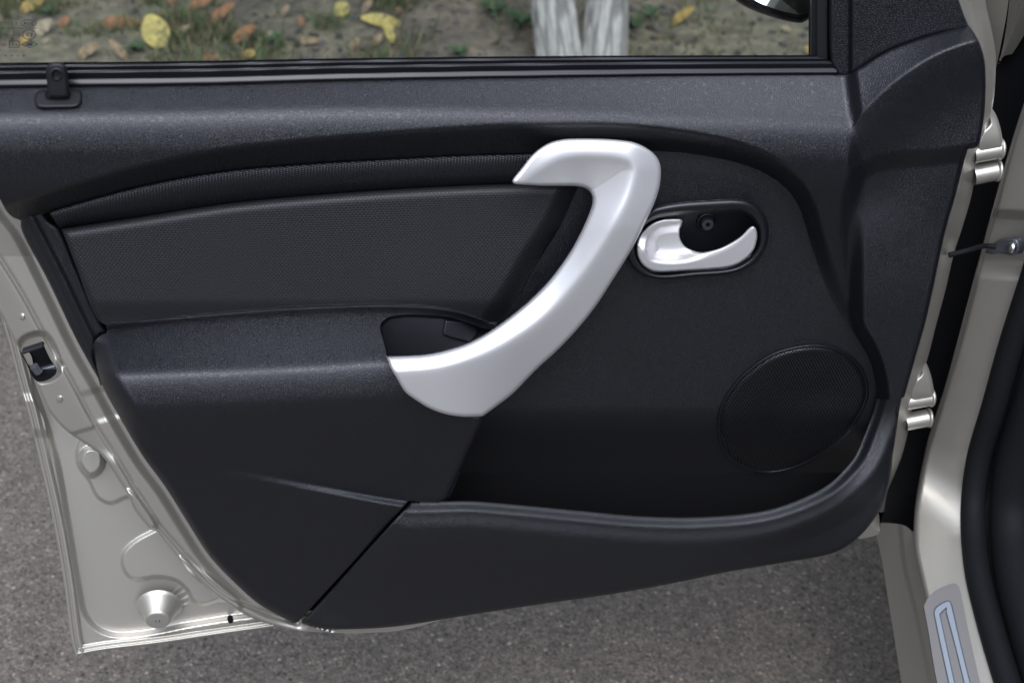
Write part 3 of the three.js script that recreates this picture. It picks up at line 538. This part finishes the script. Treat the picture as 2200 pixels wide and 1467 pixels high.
  const plate2 = sdf(loop([[420, 1090], [336, 1136], [283, 1166], [262, 1192], [266, 1226], [286, 1244], [336, 1240], [377, 1247], [404, 1270], [414, 1290], [437, 1299], [470, 1290], [560, 1290]]));
  const zK = (u, v) => {
    let z = -0.036 + 0.00016 * (v - 1180);
    z += -0.008 * ss(10, -6, -hemIn(u, v) * -1);
    z += 0.004 * ss(-4, 5, plate2(u, v)) + 0.003 * ss(-4, 5, plate1(u, v)) + 0.014 * ss(0, 13, square(u, v));
    const wr = Math.hypot(u - 382, v - 1285), wa = Math.atan2(v - 1310, u - 345);
    z += 0.0007 * Math.sin(wa * 26) * ss(30, 8, wr);
    return z;
  };
  const skin = put('inner_skin', shell(so, onZ(zK), { step: 3, back: 0.0 }), M.paint, door);
  // drain hole
  const dh = loop([[489, 1323], [496, 1321], [500, 1327], [499, 1337], [492, 1339], [488, 1332]]);
  put('drain_hole', shell(dh, onZ((u, v) => zK(u, v) + 0.0012), { step: 1.5, back: 0 }), M.deep, door);
  // conical stop
  const cz = -0.036 + 0.00016 * 122, cb = liftZ(341, 1301, cz), cone = new THREE.LatheGeometry([[0, 0.023], [0.0115, 0.023], [0.0135, 0.0222], [0.0145, 0.0205], [0.0225, 0.003], [0.026, 0]].map(([r, y]) => new THREE.Vector2(r, y)), 48);
  cone.rotateX(Math.PI / 2); moved(cone, cb[0], cb[1], cb[2]); const stop = put('conical_stop', cone, M.paint, door);
  const dg = new THREE.TorusGeometry(0.0022, 0.0005, 6, 20); moved(dg, cb[0], cb[1], cb[2] + 0.0232); put('stop_mark', dg, M.steel, door);
  // folded hems
  const hl = poly(outer, [hemBL, [178, 1403], [176, 1378]], [[176, 1378], [165, 1300], [148, 1200], [128, 1080], [108, 990], [92, 900], [72, 860], [62, 800], [40, 740], [20, 690], [0, 640]]), dh1 = side(crv(outer, 80));
  put('rear_hem', shell(hl, onZ((u, v) => { const e = Math.max(0, -dh1(u, v)); return -0.031 + 0.00016 * (v - 1180) - round(e, 5, 0.004) - 0.0025 * Math.exp(-(((e - 10) / 3.2) ** 2)) - 0.004 * ss(17, 26, e) + 0.004 * ss(842, 864, v) * ss(942, 920, v); }), { step: 1.4, back: 0.012 }), M.paint, door);
  const hb = poly([[161, 1409], [215, 1399], [336, 1384], [471, 1364], [599, 1346], [700, 1332]], [[700, 1332], [700, 1312], [560, 1334], [471, 1349], [336, 1366], [176, 1385], [161, 1409]]), dh2 = side(crv([[161, 1409], [215, 1399], [336, 1384], [471, 1364], [599, 1346], [700, 1332]], 60));
  put('lower_hem', shell(hb, onZ((u, v) => { const e = Math.max(0, -dh2(u, v)); return -0.031 + 0.00016 * (v - 1180) - round(e, 5, 0.004) - 0.0025 * Math.exp(-(((e - 9) / 3) ** 2)) - 0.003 * ss(13, 20, e); }), { step: 1.2, back: 0.014 }), M.paint, door);
}
// front edge of the shell beside the hinges
{
  const R = [[2110, -160], [2118, 0], [2133, 68], [2140, 112], [2140, 164], [2135, 222], [2123, 286], [2109, 324], [2099, 368], [2087, 426], [2068, 491], [2052, 540], [2032, 625], [2012, 699], [1995, 766], [1968, 853], [1948, 944], [1938, 980], [1923, 1019], [1907, 1058], [1900, 1100]];
  const o = poly(R, [[1900, 1100], [1893, 1120], [1890, 1145], [1882, 1150], [1846, 1158]], [[1846, 1158], [1840, 1150], [1880, 1090], [1905, 980], [1925, 850], [1970, 690], [2020, 498], [2060, 340], [2085, 300], [2100, 200], [2095, 110], [2060, 50], [2040, 0], [1990, -160], [2110, -160]]);
  const d = side(crv(R, 80));
  put('front_edge', shell(o, onZ((u, v) => { const e = Math.max(0, d(u, v)); return 0.0 - 0.05 * clamp(1 - e / 40) - round(e, 5, 0.004) + 0.002 * Math.exp(-(((e - 30) / 5) ** 2)); }), { step: 2.5, back: 0.08, dir: [0.25, 0, -0.97] }), M.paint, door);
}

// ------------------------------------------------------------------ the car body beside the door
const body = part('body', 'beige body side with door jamb, sill and black door seal');
const pilN = [-0.8, 0, 0.6], pilP = liftZ(2010, 1040, -0.05);
const sillY = pilP[1] - 0.01, sillN = [-0.16, 0.98, 0.12];
const sillP = liftY(1985, 1130, sillY);
function tBody(u, v) {
  const d = ray(u, v), a = hitT(d, pilN, pilP), b = hitT(d, sillN, sillP), k = 0.07;
  const h = clamp(0.5 + 0.5 * (b - a) / k); return [d, mix(b, a, h) - k * h * (1 - h)];
}
const onBody = (f) => (u, v) => { const [d, t] = tBody(u, v); return at(d, t + f(u, v)); };
{
  const Lft = [[2330, -160], [2290, -60], [2235, 120], [2196, 240], [2170, 320], [2148, 400], [2136, 450], [2108, 545], [2085, 640], [2060, 735], [2036, 815], [2015, 885], [1992, 960], [1978, 1020], [1968, 1080], [1964, 1130], [1966, 1180], [1978, 1240], [2000, 1330], [2045, 1467], [2085, 1590], [2158, 1800]];
  const Rgt = [[2520, -160], [2330, 100], [2215, 540], [2150, 745], [2112, 880], [2080, 990], [2068, 1080], [2068, 1150], [2078, 1240], [2105, 1350], [2140, 1467], [2180, 1590], [2256, 1800]];
  const l = side(crv(Lft, 100));
  const z = (u, v) => { const e = Math.max(0, -l(u, v)); return round(e, 12, 0.014) + 0.016 * ss(446, 470, v - (u - 2136) * 0.05) * ss(604, 556, v - (u - 2136) * 0.05); };
  put('hinge_pillar', shell(poly(Lft, [Lft.at(-1), Rgt.at(-1)], Rgt.slice().reverse()), onBody(z), { step: 4, back: 0.03, dir: [0.7, 0, -0.7] }), M.paint, body);
  // outer sill face
  const so = poly([[1878, 1128], [1895, 1200], [1908, 1280], [1938, 1467], [1960, 1600], [2002, 1810]], [[2002, 1810], [2168, 1800]], [[2168, 1800], [2095, 1590], [2052, 1467], [2008, 1330], [1985, 1240], [1974, 1190], [1968, 1160]], [[1968, 1160], [1950, 1132], [1915, 1124], [1890, 1124], [1878, 1128]]);
  const sn = [-0.98, 0.08, 0.17], spt = at(...tBody(1975, 1180)), so2 = side(crv([[1935, 1130], [1945, 1220], [1958, 1270], [2000, 1467], [2020, 1590], [2060, 1800]], 40));
  put('sill_outer', shell(so, (u, v) => { const d = ray(u, v); return at(d, hitT(d, sn, spt) + 0.03 + 0.006 * ss(-6, 6, so2(u, v))); }, { step: 4, back: 0.12, dir: [0.75, -0.66, 0] }), M.paint, body);
  // black jamb in the gap
  const jb = poly([[2330, -170], [2235, 120], [2170, 320], [2108, 545], [2036, 815], [1985, 990], [1978, 1190]], [[1978, 1190], [1890, 1150], [1880, 1060], [1930, 860], [2000, 600], [2060, 350], [2090, 120], [2110, -170], [2330, -170]]);
  put('jamb_recess', shell(jb, (u, v) => { const [d, t] = tBody(u, Math.min(v, 1060)); return at(ray(u, v), t + 0.09); }, { step: 8, back: 0 }), M.deep, body);
  put('wing_return', shell(poly([[2120, -160], [2175, -160]], [[2175, -160], [2168, 0], [2150, 104], [2138, 160]], [[2138, 160], [2128, 120], [2118, 0], [2120, -160]]), onZ((u, v) => -0.1 + 0.0006 * (u - 2140)), { step: 4, back: 0.01 }), M.paint, body);
  put('cowl_corner', shell(poly([[2176, -160], [2320, -160]], [[2320, -160], [2230, 30], [2200, 78], [2176, 116]], [[2176, 116], [2158, 121], [2146, 140]], [[2146, 140], [2158, 90], [2170, 0], [2176, -160]]), onZ((u, v) => -0.16 - 0.0002 * (v - 60) + 0.006 * ss(2185, 2190, u + (v - 30) * 0.4)), { step: 3, back: 0.02 }), M.paint, body);
  // seal
  const sp = Rgt.slice(1).map(([u, v]) => { const p = onBody(() => 0)(u + 14, v); return [p[0] + 0.004, p[1] + 0.004, p[2] + 0.002]; });
  put('door_seal', tube(sp, 0.014, 90, 12), M.seal, body);
  const sp2 = Rgt.slice(1).map(([u, v]) => { const p = onBody(() => 0)(u + 62, v); return [p[0] + 0.02, p[1] + 0.006, p[2] + 0.01]; });
  put('seal_lip', tube(sp2, 0.024, 90, 12), M.seal, body);
  // dark trim of the footwell
  const it = poly([[2600, -160], [2380, 100], [2240, 540], [2180, 745], [2110, 990], [2095, 1150], [2130, 1350], [2200, 1590], [2275, 1800]], [[2275, 1800], [2760, 1800]], [[2760, 1800], [2700, -160], [2600, -160]]);
  put('kick_panel', shell(it, onBody((u, v) => 0.05 + 0.08 * ss(2110, 2260, u)), { step: 12, back: 0 }), M.trimFine, body);
  // sill plate
  const pl = poly([[1986, 1302], [1995, 1284], [2015, 1266], [2040, 1255]], [[2040, 1255], [2052, 1253], [2060, 1258], [2064, 1268]], [[2064, 1268], [2085, 1370], [2107, 1467], [2130, 1570]], [[2130, 1570], [2045, 1570]], [[2045, 1570], [2015, 1467], [1995, 1350], [1986, 1302]]);
  const sm = std({ color: rgb(0.135, 0.128, 0.122), metalness: 0.3, roughness: 0.5 });
  const sp3 = put('sill_plate', shell(pl, onBody(() => -0.002), { step: 3, back: 0.003, dir: [0, -1, 0] }), sm, body);
  const U = (o) => poly([[2040 + o, 1467], [2054 + o * 1.1, 1535]].reverse(), [[2040 + o, 1467], [2020 + o, 1375], [2008 + o, 1316 + o * 0.3]], [[2008 + o, 1316 + o * 0.3], [2012 + o * 0.8, 1306 + o], [2034 + o * 0.1, 1292 + o], [2041 - o * 0.5, 1292 + o], [2046 - o, 1303 + o]], [[2046 - o, 1303 + o], [2066 - o, 1390], [2085 - o, 1467], [2102 - o, 1535]], [[2102 - o, 1535], [2054 + o, 1535]]);
  const inl = put('plate_outline', shell(U(-1.5), onBody(() => -0.003), { holes: [U(13)], step: 2, back: 0 }), std({ color: rgb(0.03, 0.04, 0.06), roughness: 0.5 }), body);
  put('plate_stripe', shell(U(0.8), onBody(() => -0.0042), { holes: [U(11)], step: 2, back: 0 }), std({ color: rgb(0.2, 0.225, 0.245), metalness: 0.3, roughness: 0.4 }), body);
}
// the rest of the car: roof, seat, dashboard, floor and rear door stand just outside the frame
{
  const bx = (name, w, h, dp, x, y, z, m, r = 0.05, ry = -0.1) => { const g = new RoundedBoxGeometry(w, h, dp, 4, r); g.rotateY(ry); moved(g, x, y, z); put(name, g, m, body); };
  bx('roof', 1.5, 0.08, 2.4, 1.4, 1.5, 1.15, M.paint, 0.04);
  bx('windscreen_pillar', 0.08, 0.62, 0.08, 0.78, 1.25, 0.05, M.paint, 0.03);
  bx('front_seat', 0.5, 0.8, 0.24, 1.12, 0.84, 0.98, M.seal, 0.09);
  bx('seat_cushion', 0.5, 0.2, 0.5, 1.1, 0.5, 0.68, M.seal, 0.08);
  bx('dashboard', 1.2, 0.42, 0.3, 1.45, 0.85, -0.2, M.trimFine, 0.08);
  bx('floor', 1.4, 0.05, 2.2, 1.38, 0.26, 1.05, M.trimFine, 0.02); bx('sill_beam', 0.14, 0.18, 1.9, 0.74, 0.31, 1.2, M.paint, 0.03);
  bx('far_side', 0.06, 1.25, 2.3, 2.1, 0.9, 1.0, M.trimFine, 0.02);
  bx('rear_door', 0.09, 0.72, 0.95, 0.82, 0.7, 1.62, M.paint, 0.04); bx('centre_pillar', 0.1, 1.2, 0.14, 0.8, 0.9, 1.08, M.seal, 0.03);
  bx('front_wing', 0.14, 0.55, 0.9, 0.8, 0.6, -0.7, M.paint, 0.06);
}
// hinges between the two
function hinge(u, v, s, label) {
  const h = part('door_hinge', label);
  const p = (a, b, z = -0.045) => liftZ(u + a * s, v + b * s, z);
  for (const [b, w, r] of [[4, 22, 0.0098], [50, 16, 0.0102]]) { const a = p(-34, b + 10), e = p(w, b); put('knuckle', tube([a, [(a[0] + e[0]) / 2, (a[1] + e[1]) / 2, (a[2] + e[2]) / 2], e], r, 8, 20), M.paint, h); const q = p(w + 3, b); const cg = new THREE.SphereGeometry(r * 1.12, 18, 12); cg.scale(0.35, 1, 1); moved(cg, q[0], q[1], q[2]); put('hinge_pin_head', cg, M.paint, h); }
  const arm = loop([[u - 12, v - 95], [u + 10, v - 80], [u + 26, v - 40], [u + 30, v + 12], [u + 18, v + 16], [u - 20, v + 10], [u - 16, v - 30], [u + 2, v - 52], [u - 10, v - 80]].map(([a, b]) => [u + (a - u) * s, v + (b - v) * s]));
  const ad = sdf(arm);
  put('hinge_arm', shell(arm, onZ((a, b) => -0.05 + 0.012 * ss(v - 90, v, b) - round(ad(a, b), 6, 0.005)), { step: 2, back: 0.008 }), M.paint, h);
}
hinge(2125, 316, 1, 'upper painted door hinge beside the mirror corner trim');
hinge(1978, 850, 0.95, 'lower painted door hinge beside the speaker');
// check strap
{
  const cs = part('check_strap', 'dark metal strap bolted to the door pillar');
  const B = (u, v, o = 0.0) => { const [d, t] = tBody(u, v); return at(d, t - o); };
  put('strap_arm', tube([liftZ(2040, 548, -0.03), liftZ(2080, 538, -0.03), B(2120, 528, 0.02), B(2140, 530, 0.012)], 0.0028, 24, 10), M.seal, cs);
  const br = loop([[2128, 528], [2146, 516], [2158, 512], [2185, 514], [2192, 528], [2188, 545], [2172, 548], [2150, 544], [2134, 546], [2118, 542]]), bd = sdf(br);
  put('bracket', shell(br, (u, v) => B(u, v, 0.004 - round(bd(u, v), 5, 0.003)), { step: 2, back: 0.006, dir: [0.9, 0, -0.3] }), M.steel, cs);
  const c = B(2175, 531, 0.008), cg = new THREE.SphereGeometry(0.0062, 18, 12); cg.scale(0.7, 1, 1); moved(cg, ...c); put('bolt', cg, M.chrome, cs);
}

// ------------------------------------------------------------------ behind the door: leaves, weeds, grass, tree
const GY = 0.088;
function leafGeo(len, wid, curl, roll, sharp) {
  const n = 14, m = 6, pos = [], idx = [];
  for (let i = 0; i <= n; i++) for (let j = 0; j <= m; j++) {
    const t = i / n, s = j / m * 2 - 1, w = wid / 2 * Math.pow(Math.sin(Math.PI * Math.min(1, 0.03 + t * 0.95)), sharp) * (1 - 0.25 * (t - 0.5)), a = (t - 0.5) * curl;
    const L = curl ? Math.sin(a) * len / curl : (t - 0.5) * len, h = curl ? (1 - Math.cos(a)) * len / curl : 0;
    pos.push(L, -h + Math.abs(s) * w * roll + 0.0015 * Math.sin(t * 23 + s * 5), s * w);
    if (i && j) { const k = i * (m + 1) + j; idx.push(k, k - 1, k - m - 2, k, k - m - 2, k - m - 1); }
  }
  const g = new THREE.BufferGeometry(); g.setAttribute('position', new THREE.Float32BufferAttribute(pos, 3));
  g.setAttribute('uv', new THREE.Float32BufferAttribute(pos.flatMap((x, i) => i % 3 === 0 ? [x, pos[i + 2]] : []), 2)); g.setIndex(idx); g.computeVertexNormals(); return g;
}
const spotTex = rep(tex(256, 256, (u, v) => { const a = fbm(u, v, 8, 4, 200), k = 0.78 + 0.35 * (a - 0.5) - 0.3 * ss(0.62, 0.75, fbm(u, v, 14, 3, 210)); return [k, k * 0.98, k * 0.95]; }, true), 0.12);
const leafMats = {
  yellow: [0.62, 0.53, 0.13], gold: [0.5, 0.36, 0.09], orange: [0.36, 0.16, 0.055], brown: [0.22, 0.12, 0.055], tan: [0.36, 0.27, 0.16], pale: [0.42, 0.36, 0.24], green: [0.07, 0.15, 0.035], deepgreen: [0.05, 0.13, 0.045],
};
for (const k of Object.keys(leafMats)) leafMats[k] = phy({ color: rgb(...leafMats[k].map((x) => x * 0.8)), map: spotTex, roughness: 0.7, transmission: k === 'green' || k === 'yellow' ? 0.15 : 0, thickness: 0 });
// from, to (photo pixels of tip and stalk), width in pixels, curl, roll, lift of the leaf plane towards the viewer, colour, label
const leaves = [
  [318, 34, 347, 104, 56, 0.3, 0.1, 'yellow', 'large oval yellow leaf standing out among the brown leaves'],
  [722, 10, 744, 34, 36, 0.3, 0.1, 'yellow', 'small rounded bright yellow leaf on bare earth'],
  [776, 38, 860, 54, 27, 0.7, 0.15, 'yellow', 'long yellow leaf lying over a folded yellow leaf'],
  [826, 42, 844, 94, 20, 0.5, 0.3, 'yellow', 'folded yellow leaf hanging down under a long yellow leaf'],
  [204, 54, 302, 48, 24, 0.9, 0.3, 'orange', 'long orange-brown leaf beside the large oval yellow leaf'],
  [446, 54, 504, 6, 20, 0.9, 0.4, 'orange', 'pointed rust-coloured leaf tilted upwards'],
  [500, 92, 548, 56, 24, 0.8, 0.3, 'orange', 'orange leaf below the pointed rust-coloured leaf'],
  [160, 130, 216, 92, 22, 2.4, 0.4, 'tan', 'tan leaf curled into a hook'],
  [232, 84, 274, 132, 17, 1.2, 0.5, 'tan', 'narrow tan leaf between the hooked leaf and the large yellow leaf'],
  [638, 92, 692, 88, 16, 1.9, 0.4, 'tan', 'arched tan leaf on bare earth'],
  [522, 122, 552, 114, 18, 0.8, 0.2, 'gold', 'small golden-brown leaf close to the window seal'],
  [40, 26, 92, 2, 24, 0.8, 0.3, 'gold', 'golden leaf above the printed glass marks'],
  [76, 80, 108, 42, 26, 0.9, 0.3, 'pale', 'pale dry leaf beside the printed glass marks'],
  [402, 20, 458, -4, 20, 0.7, 0.3, 'orange', 'orange-brown leaf above the large yellow leaf'],
  [641, 40, 654, 60, 13, 0.5, 0.3, 'orange', 'tiny orange leaf above the arched tan leaf'],
  [378, 80, 408, 54, 14, 1.4, 0.4, 'tan', 'small curled tan leaf right beside the large yellow leaf'],
  [432, 128, 472, 124, 12, 0.6, 0.3, 'orange', 'flat orange leaf half hidden by the window seal'],
  [778, 30, 800, -4, 15, 2.2, 0.4, 'tan', 'curled tan leaf behind the long yellow leaf'],
  [800, 104, 822, 70, 15, 1.8, 0.4, 'tan', 'curled dry leaf under the folded yellow leaf'],
  [752, 108, 772, 82, 15, 1.2, 0.4, 'tan', 'small dry leaf left of the folded yellow leaf on the soil'],
  [1442, 54, 1494, 14, 19, 1.5, 0.5, 'gold', 'twisted golden leaf lying beyond the tree'],
  [1156, 104, 1206, 92, 32, 0.6, 0.2, 'tan', 'broad tan leaf at the foot of the tree'],
  [1678, 60, 1704, 68, 14, 0.6, 0.3, 'pale', 'pale dry leaf below the outside mirror'],
  [1732, 100, 1742, 118, 16, 0.6, 0.3, 'gold', 'golden leaf at the window channel'],
  [40, 100, 62, 78, 16, 0.8, 0.3, 'gold', 'small golden leaf behind the printed glass marks'],
  [128, 62, 146, 36, 18, 0.8, 0.3, 'orange', 'orange-brown leaf in the grass'],
  [358, -8, 372, 12, 14, 0.8, 0.3, 'orange', 'small orange leaf at the far side of the grass'],
  [850, 18, 866, 34, 14, 0.8, 0.3, 'brown', 'small brown leaf on the earth beyond the long yellow leaf'],
  [560, 82, 600, 70, 12, 1.0, 0.3, 'pale', 'pale narrow dry leaf beside a small green weed'],
  [604, 36, 620, 12, 14, 1.0, 0.4, 'tan', 'dry tan leaf in thin grass'],
  [-30, 20, 4, 50, 22, 0.8, 0.3, 'pale', 'pale leaf at the edge of the grass'],
  [88, 98, 104, 86, 10, 0.8, 0.3, 'pale', 'tiny pale leaf close to the hooked tan leaf'],
];
const up = new THREE.Vector3(0, 1, 0);
for (const [u0, v0, u1, v1, w, curl, roll, col, label] of leaves) {
  // each leaf lies on the earth; its lower end touches it, the rest is propped towards the light
  const low = v0 > v1 ? [u0, v0] : [u1, v1], hi = v0 > v1 ? [u1, v1] : [u0, v0];
  const A = vec(liftY(low[0], low[1], GY)), dd = ray(...hi), lean = [0, 0.62, 0.78];
  const B = vec(at(dd, hitT(dd, lean, [A.x, A.y, A.z])));
  const X = B.clone().sub(A), len = X.length(); X.normalize();
  let N = vec([0, 0.7, 0.72]); N.addScaledVector(X, -N.dot(X)).normalize(); const Zx = X.clone().cross(N);
  const sc = A.distanceTo(C) / FPX, l = thing('fallen_leaf', [A.x, A.y, A.z], label, 'leaf', 'fallen leaves on the verge');
  const g = leafGeo(len * (1 + curl * 0.06), w * sc, curl, roll, col === 'yellow' ? 0.62 : 0.85);
  g.applyMatrix4(new THREE.Matrix4().makeBasis(X, N, Zx)); const mid = A.clone().add(B).multiplyScalar(0.5); moved(g, mid.x, mid.y + 0.004, mid.z);
  put('blade', g, leafMats[col], l);
  const st = A.clone().addScaledVector(X, -len * 0.16); st.y = GY + 0.002;
  put('stalk', tube([[A.x, A.y + 0.004, A.z], [(A.x + st.x) / 2, A.y + 0.003, (A.z + st.z) / 2], [st.x, st.y, st.z]], 0.0009, 6, 6), leafMats.tan, l);
}
const weedLabels = ['green weed at the edge of view beyond the bare earth', 'grey-green weed rosette below the rust-coloured leaf', 'green weed right beside the tree trunk', 'small green weed close to the window seal', 'flat green leafy weed on the left of the tree', 'green weed between hooked leaf and large yellow leaf', 'small green weed behind the printed glass marks', 'green weed a little beyond the tree trunk'];
[[1055, 30, 40], [590, 92, 26], [1362, 58, 26], [985, 122, 30], [1115, 56, 44], [290, 112, 26], [98, 34, 20], [1392, 40, 30]].forEach(([u, v, s], i) => {
  const p = liftY(u, v, GY), w = thing('weed', p, weedLabels[i], 'weed', 'weeds on the verge'), sc = s * vec(p).distanceTo(C) / FPX;
  for (let k = 0; k < 9; k++) {
    const a = k * 2.4 + rr(-0.4, 0.4), g = leafGeo(sc * rr(0.8, 1.2), sc * 0.42, 0.9, 0.2, 0.7); moved(g, sc * 0.45, 0, 0); g.rotateZ(rr(0.2, 0.8)); g.rotateY(a); moved(g, p[0], p[1] + 0.008, p[2]); put('blade', g, leafMats[k % 2 ? 'green' : 'deepgreen'], w);
  }
});
{
  // thin grass, litter and crumbs of earth
  const b = new THREE.BufferGeometry(); b.setAttribute('position', new THREE.Float32BufferAttribute([-0.0016, 0, 0, 0.0016, 0, 0, -0.0012, 0.03, 0.004, 0.0012, 0.03, 0.004, 0, 0.055, 0.016], 3)); b.setIndex([0, 1, 2, 1, 3, 2, 2, 3, 4]); b.computeVertexNormals();
  const N = 9000, im = new THREE.InstancedMesh(b, phy({ color: 0xffffff, side: THREE.DoubleSide, roughness: 0.7 }), N), m = new THREE.Matrix4(), q = new THREE.Quaternion(), e = new THREE.Euler(), c = new THREE.Color();
  let n = 0;
  while (n < N) {
    const u = rr(-500, 1900), v = rr(-140, 170), p = liftY(u, v, GY - 0.006), dens = fbm(p[0] / 4 + 7, p[2] / 4 + 7, 24, 3, 300), keep = ss(0.47, 0.62, dens) * (u < 900 ? 1 : u < 1420 ? 0.16 : 0.3) * (v > 90 ? 0.5 : 1);
    if (rnd() > keep + 0.03) { if (rnd() < 0.5) continue; }
    if (rnd() > keep + 0.04) continue;
    e.set(rr(-0.5, 0.9), rr(0, 6.3), rr(-0.6, 0.6)); q.setFromEuler(e); const s = rr(0.4, 1.15); m.compose(vec(p), q, new THREE.Vector3(rr(0.8, 1.5), s, s)); im.setMatrixAt(n, m);
    const dry = rnd() < 0.35; im.setColorAt(n, dry ? c.setRGB(0.14, 0.115, 0.065) : c.setRGB(rr(0.035, 0.07), rr(0.06, 0.095), 0.023)); n++;
  }
  im.name = 'verge_grass'; im.castShadow = im.receiveShadow = true; im.userData = { kind: 'stuff', label: 'thin patchy grass on the earth verge', category: 'grass' }; scene.add(im);
  const cg = new THREE.IcosahedronGeometry(0.008, 0); const K = 2600, ic = new THREE.InstancedMesh(cg, std({ color: 0xffffff, roughness: 0.95 }), K);
  for (let i = 0; i < K; i++) { const p = liftY(rr(-500, 1950), rr(-140, 180), GY - 0.004); e.set(rr(0, 6), rr(0, 6), rr(0, 6)); q.setFromEuler(e); const s = Math.pow(rnd(), 3) * 1.3 + 0.2; m.compose(vec(p), q, new THREE.Vector3(s * rr(0.7, 1.6), s * 0.7, s)); ic.setMatrixAt(i, m); const k = rr(0.025, 0.065); ic.setColorAt(i, rnd() < 0.12 ? c.setRGB(0.1, 0.08, 0.05) : c.setRGB(k * 1.05, k, k * 0.88)); }
  ic.name = 'earth_crumbs'; ic.castShadow = ic.receiveShadow = true; ic.userData = { kind: 'stuff', label: 'loose crumbs of dry earth and litter on the verge', category: 'soil' }; scene.add(ic);
}
// twin-stemmed tree with whitewashed bark
{
  const base = liftY(1245, 150, 0.06), tree = thing('street_tree', base, 'twin-stemmed tree with whitewashed rough bark', 'tree');
  const barkTex = rep(tex(512, 1024, (u, v) => { const w = worley(u, v * 0.35 + 0.03 * fbm(u, v, 10, 3, 4), 13, 400), r = ss(0.03, 0.28, w[1] - w[0]), n = fbm(u, v, 40, 4, 410), k = mix(0.44, 0.68, clamp(r * 0.75 + (n - 0.5) * 1.1)); return [k, k * 0.99, k * 0.95]; }, true), 1, 1);
  const bm = std({ map: barkTex, roughness: 0.95 });
  const stem = (ub, ut, w, h, seedK) => {
    const p0 = vec(liftY(ub, 148, 0.06)), dist = p0.distanceTo(C), r0 = w / 2 * dist / FPX, dd = ray(ut, 0), p1 = vec(at(dd, (p0.z - C.z) / dd[2]));
    const dir = p1.sub(p0).normalize(), ns = 96, nh = 70, pos = [], uv = [], idx = [];
    for (let j = 0; j <= nh; j++) for (let i = 0; i <= ns; i++) {
      const t = j / nh, y = t * t * h, a = i / ns * Math.PI * 2, f = fbm(((i % ns) / ns), y * 0.22, 14, 3, seedK), rdg = 1 - Math.abs(2 * fbm((i % ns) / ns, y * 0.12 + 0.3, 9, 3, seedK + 7) - 1);
      const r = r0 * (1 - 0.12 * y) * (1 + 0.22 * Math.exp(-y * 16)) * (0.93 + 0.17 * (f - 0.5) + 0.16 * (Math.pow(rdg, 3) - 0.4));
      pos.push(p0.x + dir.x * y + Math.cos(a) * r, p0.y + dir.y * y, p0.z + dir.z * y * 0.3 + Math.sin(a) * r); uv.push(i / ns * 1.0, y * 0.9);
      if (i && j) { const k = j * (ns + 1) + i; idx.push(k, k - ns - 2, k - 1, k, k - ns - 1, k - ns - 2); }
    }
    const g = new THREE.BufferGeometry(); g.setAttribute('position', new THREE.Float32BufferAttribute(pos, 3)); g.setAttribute('uv', new THREE.Float32BufferAttribute(uv, 2)); g.setIndex(idx); g.computeVertexNormals(); return g;
  };
  put('trunk', stem(1206, 1188, 92, 3.0, 500), bm, tree); put('trunk', stem(1294, 1306, 90, 3.0, 520), bm, tree);
}
{
  // leaf crown above the verge, out of the frame; it shades the earth and the tree trunk
  const tree = scene.getObjectByName('street_tree'), o = groupOf.get(tree), lg = leafGeo(0.13, 0.085, 0.5, 0.15, 0.7), N = 6500;
  const im = new THREE.InstancedMesh(lg, phy({ color: 0xffffff, roughness: 0.7, transmission: 0.25, thickness: 0 }), N), m = new THREE.Matrix4(), q = new THREE.Quaternion(), e = new THREE.Euler(), c = new THREE.Color();
  const clumps = []; for (let i = 0; i < 70; i++) clumps.push([rr(-3.2, 3.4), rr(2.3, 4.6), rr(-2.6, 1.3), rr(0.35, 0.8)]);
  for (let i = 0; i < N; i++) {
    const k = clumps[i % clumps.length], a = rr(0, 6.28), b = Math.acos(rr(-1, 1)), r = k[3] * Math.cbrt(rnd());
    e.set(rr(-1, 1), rr(0, 6.3), rr(-1, 1)); q.setFromEuler(e); const s = rr(0.7, 1.25);
    m.compose(new THREE.Vector3(k[0] + r * Math.sin(b) * Math.cos(a), k[1] - o[1] + r * Math.cos(b) * 0.7, k[2] + r * Math.sin(b) * Math.sin(a)), q, new THREE.Vector3(s, s, s)); im.setMatrixAt(i, m);
    im.setColorAt(i, rnd() < 0.3 ? c.setRGB(0.3, 0.24, 0.05) : c.setRGB(rr(0.06, 0.12), rr(0.12, 0.17), 0.035));
  }
  im.name = 'crown'; im.castShadow = im.receiveShadow = true; im.userData.kind = 'stuff'; tree.add(im);
  const lm = std({ color: rgb(0.1, 0.085, 0.07), roughness: 0.95 });
  for (const k of clumps.slice(0, 16)) { const b = [o[0] + (k[0] > 0 ? 0.05 : -0.05), 1.9 + Math.abs(k[0]) * 0.25, o[2]], t = [o[0] + k[0], k[1], o[2] + k[2]]; put('limb', tube([b, [(b[0] + t[0]) / 2, (b[1] + t[1]) / 2 + 0.15, (b[2] + t[2]) / 2], t], 0.022, 14, 7), lm, tree); }
}
renderer.render(scene, camera);
